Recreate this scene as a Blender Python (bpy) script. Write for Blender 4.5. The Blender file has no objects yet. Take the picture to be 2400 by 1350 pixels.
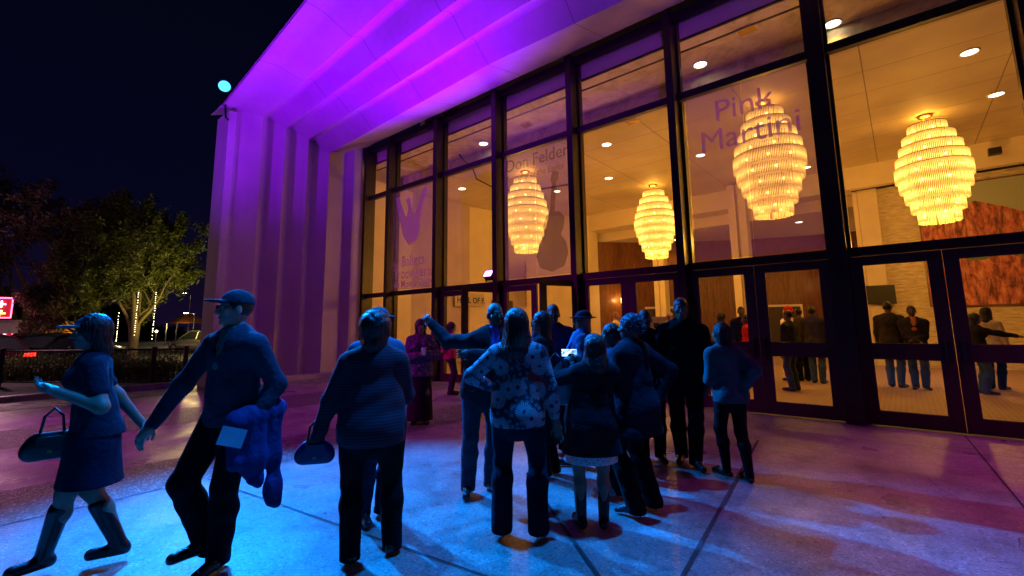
import bpy, bmesh, math, random
import numpy as np
from mathutils import Vector, Matrix
random.seed(7); RNG = np.random.RandomState(7)
R = math.radians
scene = bpy.context.scene
COL = scene.collection

# ------------------------------------------------------------------ camera
CAM_H = 1.55
def build_camera():
    yaw, pitch, roll = -0.6995, 0.1393, -0.0131
    f = Vector((math.sin(yaw)*math.cos(pitch), math.cos(yaw)*math.cos(pitch), math.sin(pitch)))
    r = Vector((math.cos(yaw), -math.sin(yaw), 0)); u = r.cross(f)
    c, s = math.cos(roll), math.sin(roll)
    r, u = r*c+u*s, u*c-r*s
    cam = bpy.data.cameras.new('camera'); o = bpy.data.objects.new('camera', cam); COL.objects.link(o)
    m = Matrix((r, u, -f)).transposed().to_4x4(); m.translation = (0, 0, CAM_H)
    o.matrix_world = m
    cam.sensor_width = 36; cam.lens = 36*1078.6/2400; cam.shift_y = -64/2400
    cam.clip_start = .05; cam.clip_end = 600
    scene.camera = o
build_camera()

# ------------------------------------------------------------------ world: night sky, no sun
w = bpy.data.worlds.new('World'); scene.world = w; w.use_nodes = True
nt = w.node_tree; bg = nt.nodes['Background']
tc = nt.nodes.new('ShaderNodeTexCoord'); sp = nt.nodes.new('ShaderNodeSeparateXYZ'); cr = nt.nodes.new('ShaderNodeValToRGB')
nt.links.new(tc.outputs['Generated'], sp.inputs[0]); nt.links.new(sp.outputs['Z'], cr.inputs[0])
cr.color_ramp.elements[0].color = (.006, .003, .016, 1); cr.color_ramp.elements[0].position = 0
cr.color_ramp.elements[1].color = (.0008, .0012, .006, 1); cr.color_ramp.elements[1].position = .6
e = cr.color_ramp.elements.new(.22); e.color = (.0015, .0018, .011, 1)
nt.links.new(cr.outputs[0], bg.inputs[0]); bg.inputs[1].default_value = 1.0
scene.view_settings.view_transform = 'Standard'; scene.view_settings.look = 'None'
scene.view_settings.exposure = 0; scene.view_settings.gamma = 1

# ------------------------------------------------------------------ helpers
def link(o, parent=None):
    COL.objects.link(o)
    if parent is not None: o.parent = parent
    return o
def tag(o, label=None, cat=None, group=None, kind=None):
    if label: o['label'] = label
    if cat: o['category'] = cat
    if group: o['group'] = group
    if kind: o['kind'] = kind
    return o
def empty(name, loc=(0, 0, 0), rz=0, label=None, cat=None, group=None):
    o = bpy.data.objects.new(name, None); o.empty_display_size = .2
    o.location = loc; o.rotation_euler = (0, 0, rz); link(o)
    return tag(o, label, cat, group)
def obj(name, bm, mat, parent=None, smooth=False):
    me = bpy.data.meshes.new(name)
    bmesh.ops.recalc_face_normals(bm, faces=bm.faces)
    bm.to_mesh(me); bm.free()
    if smooth: me.polygons.foreach_set('use_smooth', [True]*len(me.polygons))
    me.materials.append(mat)
    return link(bpy.data.objects.new(name, me), parent)
def box(bm, x0, x1, y0, y1, z0, z1):
    vs = [bm.verts.new(p) for p in ((x0,y0,z0),(x1,y0,z0),(x1,y1,z0),(x0,y1,z0),(x0,y0,z1),(x1,y0,z1),(x1,y1,z1),(x0,y1,z1))]
    for f in ((0,3,2,1),(4,5,6,7),(0,1,5,4),(1,2,6,5),(2,3,7,6),(3,0,4,7)): bm.faces.new([vs[i] for i in f])
def boxes(*bs):
    bm = bmesh.new()
    for b in bs: box(bm, *b)
    return bm
def quad(bm, *p):
    bm.faces.new([bm.verts.new(q) for q in p])
def tube(bm, pts, rad, n=8, caps=True):
    rings = []
    pts = [Vector(p) for p in pts]
    for i, p in enumerate(pts):
        d = (pts[min(i+1, len(pts)-1)]-pts[max(i-1, 0)]).normalized()
        a = d.orthogonal().normalized() if i == 0 else (A-d*A.dot(d)).normalized()
        A = a; b = d.cross(a); r = rad[i] if hasattr(rad, '__len__') else rad
        rings.append([bm.verts.new(p+(a*math.cos(2*math.pi*k/n)+b*math.sin(2*math.pi*k/n))*r) for k in range(n)])
    for q, s in zip(rings, rings[1:]):
        for k in range(n): bm.faces.new((q[k], q[(k+1) % n], s[(k+1) % n], s[k]))
    if caps:
        bm.faces.new(rings[0][::-1]); bm.faces.new(rings[-1])
def lathe(bm, prof, n=24, cx=0, cy=0):
    rings = [[bm.verts.new((cx+r*math.cos(2*math.pi*k/n), cy+r*math.sin(2*math.pi*k/n), z)) for k in range(n)] for r, z in prof]
    for q, s in zip(rings, rings[1:]):
        for k in range(n): bm.faces.new((q[k], q[(k+1) % n], s[(k+1) % n], s[k]))
    bm.faces.new(rings[0][::-1]); bm.faces.new(rings[-1])
def ball(bm, c, r, seg=12, sc=(1, 1, 1)):
    bmesh.ops.create_uvsphere(bm, u_segments=seg, v_segments=max(6, seg*2//3), radius=r,
        matrix=Matrix.Translation(c) @ Matrix.Diagonal((*sc, 1)))
def copy_tree(o, parent=None):
    c = o.copy(); COL.objects.link(c); c.parent = parent
    for ch in list(CH.get(o.name, ())) or [k for k in bpy.data.objects if k.parent == o]: copy_tree(ch, c)
    return c
CH = {}

# ------------------------------------------------------------------ materials
class NM:
    def __init__(s, name):
        s.m = bpy.data.materials.new(name); s.m.use_nodes = True; s.t = s.m.node_tree
        s.p = s.t.nodes['Principled BSDF']; s.out = s.t.nodes['Material Output']
    def n(s, kind, **kw):
        nd = s.t.nodes.new('ShaderNode'+kind)
        for k, v in kw.items(): setattr(nd, k, v)
        return nd
    def l(s, a, b): s.t.links.new(a, b)
    def math(s, op, a, b=None, c=None):
        nd = s.n('Math', operation=op)
        for i, v in enumerate((a, b, c)):
            if v is None: continue
            if isinstance(v, (int, float)): nd.inputs[i].default_value = v
            else: s.l(v, nd.inputs[i])
        return nd.outputs[0]
    def ramp(s, fac, stops):
        r = s.n('ValToRGB'); el = r.color_ramp.elements
        while len(el) > 1: el.remove(el[-1])
        el[0].position = stops[0][0]; el[0].color = (*stops[0][1], 1)
        for p, c in stops[1:]:
            e = el.new(p); e.color = (*c, 1)
        s.l(fac, r.inputs[0]); return r.outputs[0]
def col3(c, k=1): return tuple(min(1, x*k) for x in c)
def basic(name, c, rough=.6, metal=0, var=.15, scale=8, bump=0, bscale=60, spec=.5, coat=0, obj_space=True, stretch=None):
    s = NM(name); tcn = s.n('TexCoord'); v = tcn.outputs['Object']
    if stretch:
        mp = s.n('Mapping'); mp.inputs['Scale'].default_value = stretch; s.l(v, mp.inputs[0]); v = mp.outputs[0]
    nz = s.n('TexNoise'); nz.inputs['Scale'].default_value = scale; nz.inputs['Detail'].default_value = 5; s.l(v, nz.inputs['Vector'])
    s.l(s.ramp(nz.outputs['Fac'], [(.3, col3(c, 1-var)), (.7, col3(c, 1+var))]), s.p.inputs['Base Color'])
    s.p.inputs['Roughness'].default_value = rough; s.p.inputs['Metallic'].default_value = metal
    s.p.inputs['Specular IOR Level'].default_value = spec
    if coat: s.p.inputs['Coat Weight'].default_value = coat
    if bump:
        b = s.n('TexNoise'); b.inputs['Scale'].default_value = bscale; b.inputs['Detail'].default_value = 6; s.l(v, b.inputs['Vector'])
        bp_ = s.n('Bump'); bp_.inputs['Strength'].default_value = bump; bp_.inputs['Distance'].default_value = .02
        s.l(b.outputs['Fac'], bp_.inputs['Height']); s.l(bp_.outputs[0], s.p.inputs['Normal'])
    return s.m
def emit(name, c, k):
    s = NM(name); s.p.inputs['Base Color'].default_value = (*col3(c, .5), 1)
    s.p.inputs['Emission Color'].default_value = (*c, 1); s.p.inputs['Emission Strength'].default_value = k
    return s.m
def fabric(name, c, rough=.95, sheen=.02, var=.25):
    s = NM(name); tcn = s.n('TexCoord'); v = tcn.outputs['Object']
    nz = s.n('TexNoise'); nz.inputs['Scale'].default_value = 6; nz.inputs['Detail'].default_value = 6; s.l(v, nz.inputs['Vector'])
    s.l(s.ramp(nz.outputs['Fac'], [(.3, col3(c, 1-var)), (.7, col3(c, 1+var))]), s.p.inputs['Base Color'])
    s.p.inputs['Roughness'].default_value = rough; s.p.inputs['Sheen Weight'].default_value = sheen
    s.p.inputs['Specular IOR Level'].default_value = .08
    wv = s.n('TexNoise'); wv.inputs['Scale'].default_value = 350; s.l(v, wv.inputs['Vector'])
    n2 = s.n('TexNoise'); n2.inputs['Scale'].default_value = 14; n2.inputs['Distortion'].default_value = 1.5; s.l(v, n2.inputs['Vector'])
    b1 = s.n('Bump'); b1.inputs['Strength'].default_value = .25; b1.inputs['Distance'].default_value = .002; s.l(wv.outputs['Fac'], b1.inputs['Height'])
    b2 = s.n('Bump'); b2.inputs['Strength'].default_value = .6; b2.inputs['Distance'].default_value = .02; s.l(n2.outputs['Fac'], b2.inputs['Height'])
    s.l(b1.outputs[0], b2.inputs['Normal']); s.l(b2.outputs[0], s.p.inputs['Normal'])
    return s.m
M = {}
def n_sep(s, v):
    q = s.n('SeparateColor'); s.l(v.outputs['Color'], q.inputs[0]); return q.outputs[0]
NM.n_sep = n_sep
def plaza_mat():
    s = NM('plaza_concrete'); g = s.n('NewGeometry').outputs['Position']
    a = s.n('TexNoise'); a.inputs['Scale'].default_value = .9; a.inputs['Detail'].default_value = 8; a.inputs['Roughness'].default_value = .65; s.l(g, a.inputs['Vector'])
    b = s.n('TexNoise'); b.inputs['Scale'].default_value = 45; b.inputs['Detail'].default_value = 4; s.l(g, b.inputs['Vector'])
    mx = s.math('ADD', s.math('MULTIPLY', a.outputs['Fac'], .75), s.math('MULTIPLY', b.outputs['Fac'], .25))
    base = s.ramp(mx, [(.32, (.11, .105, .10)), (.46, (.20, .19, .185)), (.62, (.27, .26, .25))])
    v = s.n('TexVoronoi'); v.inputs['Scale'].default_value = 3.1; s.l(g, v.inputs['Vector'])     # dropped gum and drip spots
    sp_ = s.ramp(v.outputs['Distance'], [(.035, (.45, .45, .45)), (.07, (1, 1, 1))])
    m2 = s.n('MixRGB', blend_type='MULTIPLY'); m2.inputs[0].default_value = .8; s.l(base, m2.inputs[1]); s.l(sp_, m2.inputs[2])
    gr = s.n('TexNoise'); gr.inputs['Scale'].default_value = 3.7; gr.inputs['Detail'].default_value = 9; gr.inputs['Roughness'].default_value = .7; gr.inputs['Distortion'].default_value = .8; s.l(g, gr.inputs['Vector'])
    m3 = s.n('MixRGB', blend_type='MULTIPLY'); m3.inputs[0].default_value = .9; s.l(m2.outputs[0], m3.inputs[1]); s.l(s.ramp(gr.outputs['Fac'], [(.33, (.55, .55, .55)), (.47, (.9, .9, .9)), (.6, (1.1, 1.1, 1.1))]), m3.inputs[2])
    fs = s.n('TexVoronoi'); fs.inputs['Scale'].default_value = 75; s.l(g, fs.inputs['Vector'])
    m4 = s.n('MixRGB', blend_type='MULTIPLY'); m4.inputs[0].default_value = 1; s.l(m3.outputs[0], m4.inputs[1]); s.l(s.ramp(s.n_sep(fs), [(.05, (.55, .55, .55)), (.2, (.95, .95, .95)), (.9, (1.05, 1.05, 1.05)), (.97, (1.6, 1.6, 1.6))]), m4.inputs[2])
    s.l(m4.outputs[0], s.p.inputs['Base Color'])
    rr = s.n('TexNoise'); rr.inputs['Scale'].default_value = 1.6; rr.inputs['Detail'].default_value = 6; s.l(g, rr.inputs['Vector'])
    s.l(s.ramp(rr.outputs['Fac'], [(.35, (.27, .27, .27)), (.65, (.52, .52, .52))]), s.p.inputs['Roughness']); s.p.inputs['Specular IOR Level'].default_value = .28
    bn = s.n('TexNoise'); bn.inputs['Scale'].default_value = 120; bn.inputs['Detail'].default_value = 4; s.l(g, bn.inputs['Vector'])
    bp_ = s.n('Bump'); bp_.inputs['Strength'].default_value = .5; bp_.inputs['Distance'].default_value = .005
    s.l(bn.outputs['Fac'], bp_.inputs['Height']); s.l(bp_.outputs[0], s.p.inputs['Normal'])
    return s.m
def aggregate_mat():
    s = NM('exposed_aggregate'); g = s.n('NewGeometry').outputs['Position']
    v = s.n('TexVoronoi'); v.inputs['Scale'].default_value = 55; s.l(g, v.inputs['Vector'])
    s.l(s.ramp(s.n_sep(v), [(.0, (.02, .02, .02)), (.55, (.06, .055, .05)), (.8, (.12, .115, .11)), (.93, (.34, .33, .32))]), s.p.inputs['Base Color'])
    s.p.inputs['Roughness'].default_value = .45
    bp_ = s.n('Bump'); bp_.inputs['Strength'].default_value = .9; bp_.inputs['Distance'].default_value = .01
    s.l(v.outputs['Distance'], bp_.inputs['Height']); s.l(bp_.outputs[0], s.p.inputs['Normal'])
    return s.m
M['plaza'] = plaza_mat(); M['aggregate'] = aggregate_mat()
M['asphalt'] = basic('asphalt', (.045, .045, .048), .8, var=.3, scale=2, bump=.4, bscale=40)
M['joint'] = basic('joint_sealant', (.035, .03, .03), .9)
def concrete_mat(name, c, bs, bk, joint=0):
    s = NM(name); g = s.n('NewGeometry').outputs['Position']
    a = s.n('TexNoise'); a.inputs['Scale'].default_value = .7; a.inputs['Detail'].default_value = 7; s.l(g, a.inputs['Vector'])
    col = s.ramp(a.outputs['Fac'], [(.3, col3(c, .88)), (.7, col3(c, 1.08))])
    # rain streaks run down the height, board joints every bay
    mp = s.n('Mapping'); mp.inputs['Scale'].default_value = (5, 5, .35); s.l(g, mp.inputs[0])
    st = s.n('TexNoise'); st.inputs['Scale'].default_value = 1.3; st.inputs['Detail'].default_value = 6; s.l(mp.outputs[0], st.inputs['Vector'])
    m1 = s.n('MixRGB', blend_type='MULTIPLY'); m1.inputs[0].default_value = .22; s.l(col, m1.inputs[1]); s.l(s.ramp(st.outputs['Fac'], [(.35, (.72, .72, .72)), (.6, (1, 1, 1))]), m1.inputs[2]); col = m1.outputs[0]
    if joint:
        sx = s.n('SeparateXYZ'); s.l(g, sx.inputs[0]); ln = s.math('MULTIPLY', s.math('LESS_THAN', s.math('PINGPONG', s.math('ADD', sx.outputs['X'], 50.4), joint/2), .012), s.math('GREATER_THAN', sx.outputs['X'], -14.1))
        m2 = s.n('MixRGB', blend_type='MULTIPLY'); s.l(ln, m2.inputs[0]); s.l(col, m2.inputs[1]); m2.inputs[2].default_value = (.55, .55, .55, 1); col = m2.outputs[0]
    s.l(col, s.p.inputs['Base Color'])
    s.p.inputs['Roughness'].default_value = .85
    b = s.n('TexNoise'); b.inputs['Scale'].default_value = bs; b.inputs['Detail'].default_value = 8; s.l(g, b.inputs['Vector'])
    bp_ = s.n('Bump'); bp_.inputs['Strength'].default_value = bk; bp_.inputs['Distance'].default_value = .03
    s.l(b.outputs['Fac'], bp_.inputs['Height']); s.l(bp_.outputs[0], s.p.inputs['Normal'])
    return s.m
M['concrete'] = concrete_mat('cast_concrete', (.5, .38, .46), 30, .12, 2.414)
M['rough_concrete'] = concrete_mat('bush_hammered_concrete', (.55, .53, .5), 14, 1.0)
M['bronze'] = basic('dark_bronze_aluminium', (.045, .035, .03), .38, metal=.55, var=.12, scale=3)
M['door_bronze'] = basic('worn_bronze_door', (.05, .035, .028), .5, metal=.2, var=.2, scale=4)
M['black'] = basic('black_plastic', (.012, .012, .013), .4)
M['steel'] = basic('brushed_steel', (.5, .5, .5), .3, metal=1)
def glass_mat(name, tint, refl=1.0):
    s = NM(name); s.t.nodes.remove(s.p)
    tr = s.n('BsdfTransparent'); tr.inputs[0].default_value = (*tint, 1)
    gl = s.n('BsdfGlossy'); gl.inputs['Roughness'].default_value = .01
    lw = s.n('LayerWeight'); lw.inputs[0].default_value = .5
    fr = s.math('ADD', s.math('MULTIPLY', s.math('POWER', lw.outputs['Facing'], 5), .9), .035)
    mx = s.n('MixShader'); s.l(s.math('MULTIPLY', fr, refl), mx.inputs[0]); s.l(tr.outputs[0], mx.inputs[1]); s.l(gl.outputs[0], mx.inputs[2])
    s.l(mx.outputs[0], s.out.inputs[0]); return s.m
M['glass'] = glass_mat('window_glass', (.97, .97, .95), .72)
def film_mat(name, c, opac):
    s = NM(name); s.t.nodes.remove(s.p)
    tr = s.n('BsdfTransparent'); d = s.n('BsdfDiffuse'); d.inputs[0].default_value = (*c, 1)
    tl = s.n('BsdfTranslucent'); tl.inputs[0].default_value = (*c, 1)
    a = s.n('MixShader'); a.inputs[0].default_value = .3; s.l(d.outputs[0], a.inputs[1]); s.l(tl.outputs[0], a.inputs[2])
    mx = s.n('MixShader'); mx.inputs[0].default_value = opac; s.l(tr.outputs[0], mx.inputs[1]); s.l(a.outputs[0], mx.inputs[2])
    s.l(mx.outputs[0], s.out.inputs[0]); return s.m
M['film'] = film_mat('perforated_film', (.45, .2, .7), .26)
M['film_dark'] = film_mat('dark_print_on_film', (.09, .04, .13), .26)
M['film_light'] = film_mat('light_print_on_film', (.85, .45, 1.0), .6)
M['plaster'] = basic('beige_plaster', (.72, .60, .46), .8, var=.05, scale=1.5)
def stucco_mat():
    s = NM('brushed_stucco'); g = s.n('NewGeometry').outputs['Position']
    a = s.n('TexNoise'); a.inputs['Scale'].default_value = 1.6; a.inputs['Detail'].default_value = 9; a.inputs['Roughness'].default_value = .65; a.inputs['Distortion'].default_value = 1.6; s.l(g, a.inputs['Vector'])
    s.l(s.ramp(a.outputs['Fac'], [(.32, (.46, .36, .22)), (.5, (.68, .56, .38)), (.68, (.82, .70, .52))]), s.p.inputs['Base Color']); s.p.inputs['Roughness'].default_value = .7; return s.m
M['stucco'] = stucco_mat()
def ceiling_mat():
    s = NM('ceiling_panels'); g = s.n('NewGeometry').outputs['Position']; sp_ = s.n('SeparateXYZ'); s.l(g, sp_.inputs[0])
    a = s.n('TexNoise'); a.inputs['Scale'].default_value = .8; a.inputs['Detail'].default_value = 6; s.l(g, a.inputs['Vector'])
    base = s.ramp(a.outputs['Fac'], [(.3, (.58, .47, .36)), (.7, (.74, .62, .48))])
    def line(ax, period, off, wd):
        m = s.math('PINGPONG', s.math('ADD', sp_.outputs[ax], off), period/2)
        return s.math('LESS_THAN', m, wd)
    ln = s.math('MAXIMUM', line('X', 2.4, 50.55, .012), line('Y', 1.2, 50.1, .009))
    # seams only beyond the plain plaster band by the windows
    ln = s.math('MULTIPLY', ln, s.math('GREATER_THAN', sp_.outputs['Y'], 10.6))
    mx = s.n('MixRGB'); s.l(ln, mx.inputs[0]); s.l(base, mx.inputs[1]); mx.inputs[2].default_value = (.3, .23, .16, 1)
    s.l(mx.outputs[0], s.p.inputs['Base Color']); s.p.inputs['Roughness'].default_value = .7
    return s.m
M['ceiling'] = ceiling_mat()
def stone_mat():
    s = NM('split_face_stone'); tcn = s.n('NewGeometry').outputs['Position']
    mp = s.n('Mapping'); mp.inputs['Scale'].default_value = (2.2, 2.2, 7); s.l(tcn, mp.inputs[0])
    a = s.n('TexNoise'); a.inputs['Scale'].default_value = 1.7; a.inputs['Detail'].default_value = 7; s.l(mp.outputs[0], a.inputs['Vector'])
    s.l(s.ramp(a.outputs['Fac'], [(.3, (.5, .4, .29)), (.7, (.8, .68, .5))]), s.p.inputs['Base Color'])
    bp_ = s.n('Bump'); bp_.inputs['Strength'].default_value = 1; bp_.inputs['Distance'].default_value = .09
    s.l(a.outputs['Fac'], bp_.inputs['Height']); s.l(bp_.outputs[0], s.p.inputs['Normal']); s.p.inputs['Roughness'].default_value = .85
    return s.m
M['stone'] = stone_mat()
def wood_mat():
    s = NM('wood_panelling'); g = s.n('NewGeometry').outputs['Position']
    mp = s.n('Mapping'); mp.inputs['Scale'].default_value = (3, 3, .35); s.l(g, mp.inputs[0])
    a = s.n('TexNoise'); a.inputs['Scale'].default_value = 4; a.inputs['Detail'].default_value = 7; a.inputs['Distortion'].default_value = 1; s.l(mp.outputs[0], a.inputs['Vector'])
    s.l(s.ramp(a.outputs['Fac'], [(.3, (.10, .035, .012)), (.7, (.24, .09, .03))]), s.p.inputs['Base Color'])
    s.p.inputs['Roughness'].default_value = .35; return s.m
M['wood'] = wood_mat()
def carpet_mat():
    s = NM('patterned_carpet'); g = s.n('NewGeometry').outputs['Position']
    v = s.n('TexBrick'); v.inputs['Scale'].default_value = 3.2; v.inputs['Mortar Size'].default_value = .06
    v.inputs['Color1'].default_value = (.30, .20, .15, 1); v.inputs['Color2'].default_value = (.24, .15, .11, 1); v.inputs['Mortar'].default_value = (.42, .30, .18, 1)
    s.l(g, v.inputs['Vector']); s.l(v.outputs['Color'], s.p.inputs['Base Color']); s.p.inputs['Roughness'].default_value = .8
    s.p.inputs['Specular IOR Level'].default_value = .3
    return s.m
M['carpet'] = carpet_mat()
M['downlight'] = emit('downlight_glow', (1, .86, .6), 9)
M['bulb'] = emit('chandelier_bulb', (1, .66, .24), 7)
def crystal_mat():
    s = NM('chandelier_crystal'); g = s.n('TexCoord').outputs['Object']
    nz = s.n('TexNoise'); nz.inputs['Scale'].default_value = 7; nz.inputs['Detail'].default_value = 2; s.l(g, nz.inputs['Vector'])
    tr = s.n('BsdfTransparent'); tr.inputs[0].default_value = (1, .85, .55, 1)
    s.p.inputs['Base Color'].default_value = (.9, .75, .45, 1); s.p.inputs['Roughness'].default_value = .12
    s.p.inputs['Emission Color'].default_value = (1, .53, .11, 1)
    gz = s.n('SeparateXYZ'); s.l(s.n('TexCoord').outputs['Generated'], gz.inputs[0])
    gl = s.math('POWER', s.math('SUBTRACT', 1, s.math('MINIMUM', 1, s.math('MULTIPLY', s.math('ABSOLUTE', s.math('SUBTRACT', gz.outputs[2], .52)), 2.2))), 1.6)
    s.l(s.math('ADD', s.math('MULTIPLY', gl, s.math('MULTIPLY', nz.outputs['Fac'], 3.8)), .62), s.p.inputs['Emission Strength'])  # bulb light put into the rods as emission, strongest at mid tier
    mx = s.n('MixShader'); mx.inputs[0].default_value = .84; s.l(tr.outputs[0], mx.inputs[1]); s.l(s.p.outputs[0], mx.inputs[2])
    s.l(mx.outputs[0], s.out.inputs[0]); return s.m
M['crystal'] = crystal_mat()
M['brass'] = basic('aged_brass', (.35, .2, .07), .35, metal=1)

# ------------------------------------------------------------------ lamps
def lamp(name, kind, loc, energy, color, target=None, size=.1, spot=None, blend=.5, parent=None):
    L = bpy.data.lights.new(name, kind); L.energy = energy; L.color = color
    if kind in ('POINT', 'SPOT'): L.shadow_soft_size = size
    if kind == 'SPOT': L.spot_size = R(spot); L.spot_blend = blend
    o = bpy.data.objects.new(name, L); link(o, parent); o.location = loc
    if target is not None:
        o.rotation_euler = (Vector(target)-Vector(loc)).to_track_quat('-Z', 'Y').to_euler()
    return o
CYAN = (.0, .225, 1.0); PURPLE = (.25, .0, 1.0); MAG = (1.0, .05, .75)
lamp('corner_floodlight_beam', 'SPOT', (-14.05, 4.05, 8.42), 27000, CYAN, (1.6, .5, 0), .09, 40, .5)
lamp('unseen_cyan_beam', 'SPOT', (-8.3, 3.9, 8.7), 6500, CYAN, (-2.3, 1.7, 0), .10, 43, .45)
lamp('unseen_cyan_beam', 'SPOT', (-1.6, 4.0, 9.3), 5500, CYAN, (-1.9, 1.2, 0), .10, 40, .6)  # added overhead fill for the shadowed middle paving, no fixture there
lamp('door_floodlight_beam', 'SPOT', (-8.2, 8.30, 2.95), 6600, PURPLE, (-8.6, 3.1, 7.6), .12, 116, .8)
lamp('soffit_fill_beam', 'SPOT', (3.0, -5.0, 1.0), 4000, PURPLE, (-3.6, 6.2, 8.9), .1, 38, 1.0)  # added fill to even out the violet on the right soffit, source unseen
lamp('pier_floodlight_beam', 'SPOT', (-8.5, -5.0, 1.2), 6200, PURPLE, (-13.6, 4.8, 9.0), .1, 46, 1.0)
lamp('plaza_floodlight_left', 'SPOT', (-13.0, -7.0, 8.0), 3600, (1.0, .0, .95), (-8.9, 3.4, 0), .2, 44, .8)
lamp('maroon_fill_beam', 'SPOT', (-3.0, -9.0, 6.0), 160, (1, 0, .35), (-12.5, 4.5, 2.5), .25, 42, .8)  # weak added fill that gives the fluted wall its maroon cast
lamp('paving_fill_beam', 'SPOT', (3.2, 6.8, 7.3), 1100, (1.0, .0, .75), (2.6, 6.0, 0), .1, 72, .8)  # added fill that tints the right paving magenta, no fixture there

# ------------------------------------------------------------------ ground
def sheet(name, mat, z, *rects, parent=None):
    bm = bmesh.new()
    for x0, x1, y0, y1 in rects: quad(bm, (x0, y0, z), (x1, y0, z), (x1, y1, z), (x0, y1, z))
    return obj(name, bm, mat, parent)
tag(sheet('ground', M['asphalt'], -.02, (-260, 60, -120, 160)), kind='structure')
tag(obj('plaza', boxes((-15.4, 12, -14, 8.86, -.018, .004)), M['plaza']), kind='structure')
tag(sheet('paving_band', M['aggregate'], .008, (-6.9, -5.72, -14, 8.6), (-11.0, -9.3, -14, 8.6), (-14.6, -13.7, -14, 4.3)), kind='structure')
def seam(bm, a, b, wd=.016, z=.012):
    a = Vector((*a, z)); b = Vector((*b, z)); n = (b-a).normalized().cross(Vector((0, 0, 1)))*wd/2
    quad(bm, a-n, b-n, b+n, a+n)
bm = bmesh.new()
seam(bm, (-5.7, 1.8), (-2.17, 2.25), .012); seam(bm, (-2.17, 2.25), (-1.0, 2.4), .012); seam(bm, (-3.0, 3.81), (-1.2, 2.37), .03)
seam(bm, (-1.62, 6.9), (-1.05, 1.7), .03); seam(bm, (-3.2, 7.7), (12, 7.85), .012); seam(bm, (.47, 8.8), (.95, -2), .016)
seam(bm, (-5.7, 5.6), (-1.5, 5.9), .01); seam(bm, (-9.3, 5.0), (-6.9, 5.1), .012); seam(bm, (-13.7, 5.4), (-11.0, 5.5), .012)
seam(bm, (-9.3, 1.2), (-6.9, 1.25), .012); seam(bm, (-13.7, 1.6), (-11.0, 1.65), .012)
for x, y, d, n in ((-.9, 6.2, .3, 14), (-3.9, 5.1, -.5, 12), (1.0, 4.2, 2.2, 16), (-4.6, 1.2, 1.1, 12)):   # hairline cracks
    p0 = (x, y)
    for k in range(n):
        d += random.gauss(0, .45); p1 = (p0[0]+math.cos(d)*.11, p0[1]+math.sin(d)*.11); seam(bm, p0, p1, random.uniform(.003, .007), .011); p0 = p1
tag(obj('paving_joint', bm, M['joint']), kind='structure')
tag(obj('kerb', boxes((-15.75, -15.402, -14, 4.3, -.018, .12)), M['plaza']), kind='structure')

# ------------------------------------------------------------------ the hall
hall = empty('concert_hall', (0, 0, 0), 0, 'tall concrete hall with fluted purple-lit canopy over a dark framed glass front', 'building')
XW = -14.3
RY = [4.2, 5.32, 6.0, 6.74, 7.48, 8.72]                 # outer lip, four ridges, glass head
def rz(i, X):
    t = [([-14.3, -12.3, -9.3, -5, 8], [7.85, 8.17, 8.68, 9.35, 10.6]),
         ([-14.3, -7.75, -3, 8], [7.93, 8.53, 8.85, 9.3]),
         ([-14.3, -6.4, 8], [7.80, 8.28, 8.7]),
         ([-14.3, -6.1, 8], [7.66, 8.00, 8.2]),
         ([-14.3, -6.9, -2.3, 8], [7.40, 7.70, 7.58, 7.5]),
         ([-14.3, 8], [7.93, 7.99])][i]
    return float(np.interp(X, *t))
def flute_profile():
    out = []
    for i in range(len(RY)-1):
        y0, y1 = RY[i], RY[i+1]; n = 16
        A = [.12, .36, .38, .38, .28][i]
        for k in range(n):
            t = k/n
            r = A*(math.sin(math.pi/2*min(1, t/.42)) if t < .42 else max(0, 1-(t-.42)/.58)**1.15)
            if i == 4: r = A*math.sin(math.pi/2*min(1, t/.12)) * (1 if t < .62 else max(0, 1-(t-.62)/.14))
            out.append((i, t, y0+(y1-y0)*t, r))
    out.append((len(RY)-2, 1, RY[-1], 0))
    return out
PROF = flute_profile()
def soffit_z(i, t, r, X): return rz(i, X)*(1-t)+rz(i+1, X)*t+(r*.62 if i < 4 else 0)
bm = bmesh.new(); cols = []
for i, t, y, r in PROF:
    if y < 4.60: continue
    X = XW-r; zt = soffit_z(i, t, r, XW)
    cols.append([bm.verts.new((X, y, z)) for z in np.linspace(0, zt, 12)])
for a, b in zip(cols, cols[1:]):
    for k in range(11): bm.faces.new((a[k], b[k], b[k+1], a[k+1]))
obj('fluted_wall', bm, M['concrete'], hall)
bm = bmesh.new(); rows = []
xs = list(np.linspace(0, 1, 46))
for i, t, y, r in PROF:
    x0 = XW-(r if y >= 4.6 else 0)
    rows.append([bm.verts.new((x0+(9-x0)*s, y, soffit_z(i, t, r, max(XW, x0+(9-x0)*s)))) for s in xs])
for a, b in zip(rows, rows[1:]):
    for k in range(len(xs)-1): bm.faces.new((a[k], a[k+1], b[k+1], b[k]))
obj('fluted_soffit', bm, M['concrete'], hall)
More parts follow.
